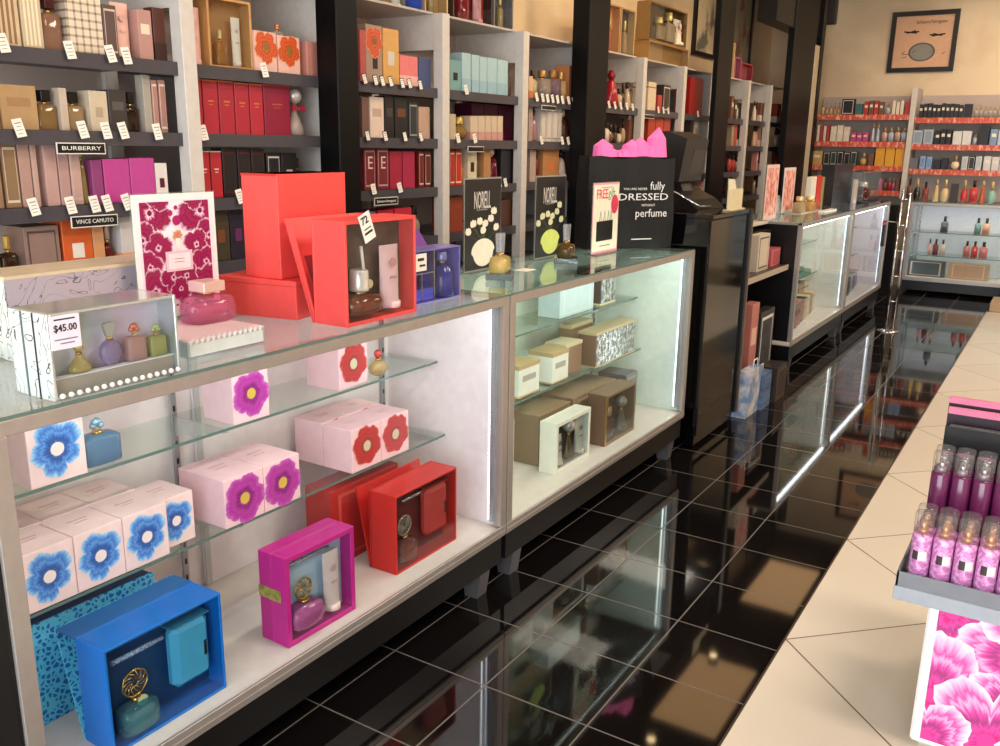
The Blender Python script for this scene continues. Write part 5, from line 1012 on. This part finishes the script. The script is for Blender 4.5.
for i, (p0, p1, top, c, l, kd, st) in enumerate(((911, 917, 178, K_, 'brown bottle at left end of far case top', 'm', 0), (918, 926, 176, (50, 40, 44), 'black bottle on far case top', 'm', 1), (927, 934, 182, (150, 60, 50), 'low dark red bottle on far case top', 'm', 0), (938, 945, 172, (226, 190, 120), 'tall gold bottle on far case top', 'm', 2), (946, 955, 178, (232, 200, 140), 'wide gold bottle on far case top', 'm', 1),
        (956, 964, 184, (60, 40, 40), 'low dark box on far case top', 'c', 0), (966, 974, 178, (214, 60, 60), 'red bottle on far case top, left of two', 'm', 1), (975, 984, 180, (220, 66, 60), 'red bottle on far case top, right of two', 'm', 0), (985, 992, 174, (206, 90, 50), 'orange bottle with red cap on far case top', 'm', 2), (993, 1003, 182, (140, 190, 170), 'pale green bottle at right of far case top', 'm', 1))): cc(p0, p1, top, c, l, kd, st)
def inc(p0, p1, py0, top, zz, c, l, kd='m', st=0, y=8.3):
    x0, x1 = yx(p0, y, 230), yx(p1, y, 230); h = min(.16, max(.04, float(ony(p0, top, y)[2])-zz)); 
    if kd == 'c': tag(carton_mb(x1-x0-.004, .08, h, c, st, (200, 170, 150)).build('gift_set', None, (x0, y-.05, zz), -PI/2), l, 'gift set')
    else: mini_bottle(((x0+x1)/2, y, zz), x1-x0-.003, h, c, (60, 50, 50), l, None, st).rotation_euler = (0, 0, PI/2)
z1, z2, z3 = .6105, .3805, .159
inc(940, 948, 0, 207, z1, (90, 90, 96), 'grey bottle alone on upper shelf of far case'); inc(974, 981, 0, 205, z1, (120, 150, 140), 'green grey bottle on upper shelf of far case'); inc(982, 990, 0, 207, z1, (226, 160, 130), 'peach bottle on upper shelf of far case'); inc(908, 911, 0, 208, z1, (40, 40, 44), 'slim black bottle at left end of upper shelf of far case')
for j, (a_, b_) in enumerate(((930, 934), (935, 941), (942, 948))): inc(a_, b_, 0, 233, z2, ((220, 160, 150), (130, 50, 60), (214, 190, 180))[j], '%s bottle of left trio on lower shelf of far case' % ORD[j])
for j, (a_, b_) in enumerate(((966, 973), (974, 981), (982, 991))): inc(a_, b_, 0, 233, z2, ((200, 110, 110), (214, 60, 60), (206, 110, 110))[j], '%s bottle of right trio on lower shelf of far case' % ORD[j])
inc(903, 910, 0, 256, z3, (110, 80, 100), 'plum box at left end of far case floor', 'c', 0); inc(912, 951, 0, 255, z3, (70, 80, 84), 'wide dark grey gift set on far case floor', 'c', 3); inc(954, 996, 0, 253, z3, (180, 140, 110), 'wide copper gift set on far case floor', 'c', 3)
# framed picture
x0, x1, z0_, z1_ = yx(890, 8.58, 40), yx(957, 8.58, 40), float(ony(920, 72, 8.58)[2]), float(ony(920, 11, 8.58)[2])
t = thing('framed_picture', 'black framed picture of a round bottle and two dark shapes on far wall', 'picture', (x0, 8.598, z0_)); w, h = x1-x0, z1_-z0_
fm = mat((26, 14, 14), .3); MB().box(0, w, -.03, 0, 0, .045, fm).box(0, w, -.03, 0, h-.045, h, fm).box(0, .045, -.03, 0, .045, h-.045, fm).box(w-.045, w, -.03, 0, .045, h-.045, fm).build('frame', t)
b = MB().box(.045, w-.045, -.012, -.004, .045, h-.045, mat((226, 176, 140), .4)); q = -.0125
b.poly([(w*.5+w*.17*math.cos(a*PI/14), q, h*.33+h*.13*math.sin(a*PI/14)) for a in range(28)][::-1], mat((140, 140, 134), .4)); b.poly([(w*.5+w*.2*math.cos(a*PI/14), q+.0003, h*.33+h*.155*math.sin(a*PI/14)) for a in range(28)][::-1], mat((96, 90, 86), .4))
for sx_, cx_, cz_ in ((1, .3, .66), (-1, .72, .6)):
    for a_, l_ in ((.5, .09), (.1, .13), (-.25, .1), (2.9, .1), (3.4, .06)): b.tube([(w*cx_, q, h*cz_), (w*(cx_+sx_*l_*math.cos(a_)), q, h*(cz_+l_*math.sin(a_)*.6))], .007, mat((50, 40, 44), .4), 5)
for a_, c_ in ((.2, .5), (.36, .52), (.62, .5), (.8, .46)): b.tube([(w*a_, q, h*c_*.62), (w*(a_+.05), q, h*c_*.7)], .004, mat((140, 90, 80), .4), 5)
b.tube([(w*.28, q, h*.26), (w*.22, q, h*.24), (w*.22, q, h*.3), (w*.32, q, h*.3)], .004, mat((110, 80, 80), .4)); b.build('print', t); text('lettering', 'Salvatore Ferragamo', .05, INK, t, (w*.6, -.0135, h*.82), w*.45, face='y')
tag(MB().box(-.07, .07, -.1, .0, 0, .3, mat((64, 58, 58), .5), .01).build('wall_speaker', None, (yx(828, 8.5, 20), 8.598, float(ony(828, 25, 8.58)[2]))), 'small dark grey speaker high on far wall beside black pillar', 'speaker')
# pictures on the left wall above the shelving
for (y0, y1, zz, hh_, l) in ((6.18, 6.75, 2.2, .72, 'black framed pale picture above shelving, just before the third pillar'), (7.12, 7.8, 2.2, .7, 'black framed colourful picture above shelving, between the last pillars')):
    t = thing('framed_picture', l, 'picture', (-1.618, y0, zz)); w = y1-y0; MB().box(0, .03, 0, w, 0, .04, fm).box(0, .03, 0, w, hh_-.04, hh_, fm).box(0, .03, 0, .04, .04, hh_-.04, fm).box(0, .03, w-.04, w, .04, hh_-.04, fm).build('frame', t)
    MB().box(.004, .012, .04, w-.04, .04, hh_-.04, noise_mat('print', (226, 206, 170), (120, 120, 110) if y0 < 7 else (206, 130, 90), 5, .4, lo=.5, hi=.6)).build('print', t)
# goods on top of the shelving
ZU = 1.9905
def set_on_top(px0, px1, ytop, c, cin, label, contents=(), zb=ZU, x=-1.25, d=.1, hm=.3, py=30):
    y0, y1 = float(onx(px0, py, x)[1]), float(onx(px1, py, x)[1]); h = min(hm, float(onx((px0+px1)/2, ytop, x)[2])-zb)
    return gift_box(dict(loc=(x, y0, zb), rot=0, w=y1-y0, h=h, d=d), label, c, cin, contents=contents, wall=.01)
bt = lambda y, hh=.7, b_=(226, 200, 140): ('bottle', y, .06, .22, hh, dict(body=b_, cap=(230, 200, 120), bodyc=.4))
tb = lambda y: ('tube', y, .06, .2, .7, dict(c=(240, 226, 206)))
set_on_top(208, 252, -2, (206, 150, 84), (190, 130, 70), 'gold gift set with bottle and tube in window, top shelf of second bay', (bt(.35, .5, (226, 150, 50)), tb(.72)), zb=ZS[0]+.001, x=-1.21, d=.09, hm=.24)
set_on_top(358, 407, -30, (190, 170, 150), (160, 130, 110), 'clear wide gift set on top of third bay', (bt(.3), bt(.6), tb(.85)))
x_ = -1.22; tag(MB().cyl(.04, 0, .2, mat((50, 80, 190), .3), n=18).cyl(.041, .19, .21, mat((30, 50, 140), .3), n=18).build('gift_canister', None, (x_, Y(414, x_, 10), ZU)), 'bright blue round canister on top of the third bay', 'canister')
set_on_top(425, 448, -26, (206, 170, 110), (190, 150, 96), 'gold topped gift set above the second upright frame', (bt(.4),), hm=.22)
set_on_top(453, 492, -26, (60, 40, 34), (190, 40, 50), 'brown framed gift set with red print on top of fourth bay', (bt(.3, .7, (206, 60, 60)), ('tube', .7, .06, .22, .7, dict(c=(220, 150, 160)))))
set_on_top(494, 513, -20, (120, 116, 120), (90, 90, 96), 'dull grey gift set on top of fourth bay beside the pale wall', (bt(.5),), hm=.22)
set_on_top(606, 620, -20, (196, 140, 80), (236, 130, 60), 'amber gift set with orange insert above sixth bay', (bt(.5, .7, (240, 120, 50)),)); set_on_top(621, 635, -14, (200, 160, 100), (60, 30, 30), 'tan gift set with dark figure above sixth bay', (bt(.5, .7, (240, 200, 150)),))
o = set_on_top(650, 690, 45, (176, 130, 70), (190, 140, 80), 'low wide gold gift box above seventh bay, underneath windowed set', (), d=.14)
zb = ZU+max(v.co.z for v in o.children[0].data.vertices)+.001
o = set_on_top(649, 687, 6, (150, 110, 56), (96, 70, 40), 'gold gift set with dark window and white tag, stacked above seventh bay', (bt(.3, .6, (200, 180, 140)), bt(.55, .8, (206, 190, 160)), tb(.8)), zb=zb, d=.1)
set_on_top(729, 737, 30, (236, 200, 130), (240, 210, 150), 'bright yellow gift set above ninth bay before framed picture', (bt(.5),)); set_on_top(738, 744, 58, (206, 110, 130), (190, 90, 110), 'rose pink gift box above ninth bay', ()); set_on_top(745, 756, 62, (190, 70, 80), (206, 100, 110), 'pair of red pink cartons above the upright, ninth bay', (), hm=.16)

# ------------------------------------------------------------------ right foreground: tray stand
X0 = 1.22; YT = .36
t = thing('display_stand', 'white stand with pink petal picture front and grey tray of bottles', 'display stand', (X0, YT, 0)); LX = .72; LY = .56; ZB = .405
gm_ = mat((128, 132, 142), .35); gl_ = mat((164, 172, 184), .3)
MB().box(0, LX, 0, LY, ZB-.008, ZB, gm_).box(0, .006, 0, LY, ZB-.02, ZB+.04, gm_, .001).box(LX-.006, LX, 0, LY, ZB-.02, ZB+.04, gm_, .001).box(0, LX, LY-.006, LY, ZB-.02, ZB+.04, gm_, .001).box(0, LX, 0, .006, ZB, ZB+.04, gm_, .001).box(-.002, LX+.002, -.004, .006, ZB-.03, ZB+.004, gl_, .001).build('tray', t)
MB().box(.02, LX-.02, .17, LY-.02, ZB, ZB+.1, BLACK, .001).build('step', t)
MB().box(.09, LX-.05, .03, LY-.03, 0, ZB-.008, WHITE, .004).build('cabinet', t)
pet = bpy.data.materials.new('petal_print'); pet.use_nodes = True; nt = pet.node_tree; N = nt.nodes; K = nt.links; bs = N['Principled BSDF']; bs.inputs['Roughness'].default_value = .3
tc = N.new('ShaderNodeTexCoord'); n1 = N.new('ShaderNodeTexNoise'); n1.inputs['Scale'].default_value = 4.2; n1.inputs['Detail'].default_value = 2; n1.inputs['Distortion'].default_value = 1.0; n1.inputs['Roughness'].default_value = .3; mp = N.new('ShaderNodeMapping'); mp.inputs['Scale'].default_value = (1, 1, 1.5); mp.inputs['Location'].default_value = (.3, 0, .42)
K.new(tc.outputs['Object'], mp.inputs[0]); K.new(mp.outputs[0], n1.inputs[0]); cr = N.new('ShaderNodeValToRGB'); K.new(n1.outputs[0], cr.inputs[0]); e = cr.color_ramp.elements
e[0].position = .36; e[0].color = (*lin((236, 70, 170)), 1); e[1].position = .68; e[1].color = (*lin((255, 250, 253)), 1)
for p_, c_ in ((.43, (246, 110, 194)), (.5, (250, 170, 222)), (.515, (240, 96, 184)), (.6, (255, 236, 248))): x = e.new(p_); x.color = (*lin(c_), 1)
K.new(cr.outputs[0], bs.inputs['Base Color'])
pf = MB().box(.075, LX-.03, .012, .03, .012, ZB-.01, mat((252, 250, 250), .35), .006).build('picture_panel', t); hotp = flower_mat((226, 20, 130), (240, 70, 176), (255, 236, 248), (250, 176, 222))
b = MB(); PW, PH = LX-.05-.098, ZB-.046; b.box(-.0015, 0, 0, PW, 0, PH, mat((254, 240, 248), .3)); k = 0
for (yy, zz, rr, nl, ph) in ((.05, .95, .17, 4, .4), (.3, .75, .15, 3, 2.2), (.36, 1.02, .14, 4, 1), (.02, .33, .2, 4, .7), (.3, .42, .13, 4, 2), (.24, .12, .22, 5, .3), (.55, .2, .2, 4, 1.3), (.6, .7, .2, 4, .2), (.9, .3, .2, 4, .5), (.9, .85, .2, 4, .6), (.02, .02, .16, 4, .1)):
    k += 1; q0 = len(b.v); b.flower(.0003*k, yy*PW, zz*PH, rr*.8, hotp, mat((232, 60, 160), .4), nl, ph, .5, seed=k+20, th=.0001, cfrac=.12)
    for q in range(q0, len(b.v)): X_, Y_, Z_ = b.v[q]; b.v[q] = (X_, min(max(Y_, 0), PW), min(max(Z_, 0), PH))
b.build('petal_picture', pf, (.098, .0105, .03), -PI/2)
purp = mat((70, 24, 60), .3); shim = noise_mat('shimmer_label', (206, 116, 190), (240, 176, 226), 120, .35, .2, .45, .55)
gold_r = mat((214, 160, 120), .3, .6)
def mist(x, y, kind, label, grp):
    t = thing('mist_bottle', label, 'bottle', (x, y, ZB+.0005+(.1 if kind else 0)), random.uniform(-.2, .2), grp); r = .022
    bm_ = shim if kind == 0 else mat((110, 30, 84), .2, coat=.6)
    MB().lathe([(r*.92, 0), (r, .004), (r, .128), (r*.86, .134)], bm_, n=22).build('bottle', t)
    cp_ = MB().lathe([(r*.8, .135), (r*.96, .136), (r*.98, .178), (r*.9, .184)], glass((248, 246, 246), .05, .02, 1.4), n=22).build('cap', t)
    MB().cyl(.007, .134, .165, gold_r if kind == 0 else SILVER, n=12).cyl(.011, .134, .146, gold_r if kind == 0 else mat((190, 170, 180), .3, .5), n=12).build('spray_nozzle', cp_)
    if kind == 0:
        b = MB()
        for k_, (a0, a1, mm) in enumerate(((-.95, -.35, mat((70, 56, 60), .4)), (-.35, .5, mat((244, 230, 226), .4)))):
            for q in range(5):
                u0, u1 = a0+(a1-a0)*q/5-1.15, a0+(a1-a0)*(q+1)/5-1.15; R2 = r+.0005
                b.poly([(R2*math.cos(u), R2*math.sin(u), zz) for u, zz in ((u0, .072), (u1, .072), (u1, .094), (u0, .094))], mm, smooth=True)
        b.build('label', t)
    return t
rows = [(YT+.036, 0), (YT+.084, 0), (YT+.205, 1), (YT+.255, 1)]
for ri, (yy, kd) in enumerate(rows):
    for c in range(5 if kd == 0 else 5):
        x = X0+.04+c*.046+(.006 if kd else 0)
        mist(x, yy, kd, ('shimmering lilac mist bottle, %s from left, %s row of tray' if kd == 0 else 'dark plum mist bottle with clear cap, %s from left, %s row of tray') % (ORD[c], ORD[ri]), 'mist bottles in the tray')
tag(MB().box(0, .3, 0, .006, 0, .215, mat((12, 10, 15), .3)).box(0, .3, .006, .05, 0, .21, mat((24, 20, 26), .3)).box(.01, .29, .003, .02, .21, .217, glass((230, 226, 226), .1)).build('carton_tray', None, (X0+.03, YT+.33, ZB+.1005)), 'black display box behind the plum bottles in the tray', 'box')
for j in range(2):
    tag(MB().box(0, .3, 0, .018, 0, .25+.02*j, mat((228, 120, 160), .4)).box(0, .3, .018, .032, 0, .245+.02*j, mat((80, 34, 44), .4)).box(0, .3, -.0006, 0, .01, .235+.02*j, mat((40, 20, 34), .4)).build('gift_box', None, (X0+.028-.004*j, YT+.385+j*.034, ZB+.1005)), 'pink topped dark box, %s of two behind black display box in the tray' % ('front', 'rear')[j], 'gift box')
b = onz(975, 312, 0); tag(MB().box(0, .5, 0, .4, 0, .085, mat((190, 156, 116), .5), .003).build('floor_block', None, (.93, 7.36, 0)), 'low tan block at far edge of the cream tiles', 'block')

# ------------------------------------------------------------------ lights: ceiling spots, daylight through the shop front
WARM = (1, .74, .46)
bulb = mat((255, 214, 150), .5, emit=14)
def spot(x, y, aim, p, col=WARM, size=1.5, n=[0]):
    t = thing('ceiling_spot', 'small ceiling spotlight, %s in the row along the shelving' % ORD[n[0] % 20], 'spotlight', (x, y, 3.1), 0, 'ceiling spotlights'); n[0] += 1
    MB().cyl(.045, -.09, 0, GLOSSBLACK, n=16).build('housing', t); MB().cyl(.034, -.093, -.09, bulb, n=16).build('bulb', t)
    light('spot_lamp', 'SPOT', (x, y, 2.99), p, col, aim=aim, spot=size, radius=.04, blend=.8)
for i, y in enumerate((-.9, -.1, .7, 1.5, 2.4, 3.2, 4.1, 5.1, 6.1, 7.1)):
    spot(.35, y, (-1.5, y+.05, 1.2), (22, 21, 21, 22, 36, 44, 40, 36, 36, 36)[i], (1, .84, .68) if y < 1.6 else (1, .76, .46), 1.7)
for y in (2.9, 3.9, 5.3): spot(-.7, y, (-1.62, y, 2.35), 26, (1, .78, .5), 1.5)
for (x, y) in ((.5, 7.0), (1.6, 7.0)): spot(x, y, (x, 8.6, 1.7), 60, WARM, 1.5)
for (x, y) in ((.45, -.3), (.45, 1.3), (.45, 4.6)): spot(x, y, (-.2, y+.1, .9), 40, (1, .88, .76), 1.5)
for py_ in (.2, 2.4, 4.8, 6.6): light('fill_lamp', 'AREA', (2.2, py_, 3.04), 46, (1, .89, .75), (.5, 1.1), aim=(2.0, py_, 0))  # unseen area lamps below the right panels, added as fill light
light('daylight', 'AREA', (1.3, -3.58, 1.5), 200, (.96, .97, 1), (4.4, 2.4), aim=(.6, 3, .9))
W = bpy.data.worlds.new('world'); SC.world = W; W.use_nodes = True
W.node_tree.nodes['Background'].inputs[0].default_value = (.75, .85, 1, 1); W.node_tree.nodes['Background'].inputs[1].default_value = 1.5
SC.view_settings.view_transform = 'Standard'; SC.view_settings.look = 'None'; SC.view_settings.exposure = -0.12; SC.view_settings.gamma = 1; SC.view_settings.use_curve_mapping = False
SC.cycles.max_bounces = 10; SC.cycles.transparent_max_bounces = 24; SC.cycles.glossy_bounces = 5; SC.cycles.diffuse_bounces = 4; SC.cycles.sample_clamp_indirect = 2.5
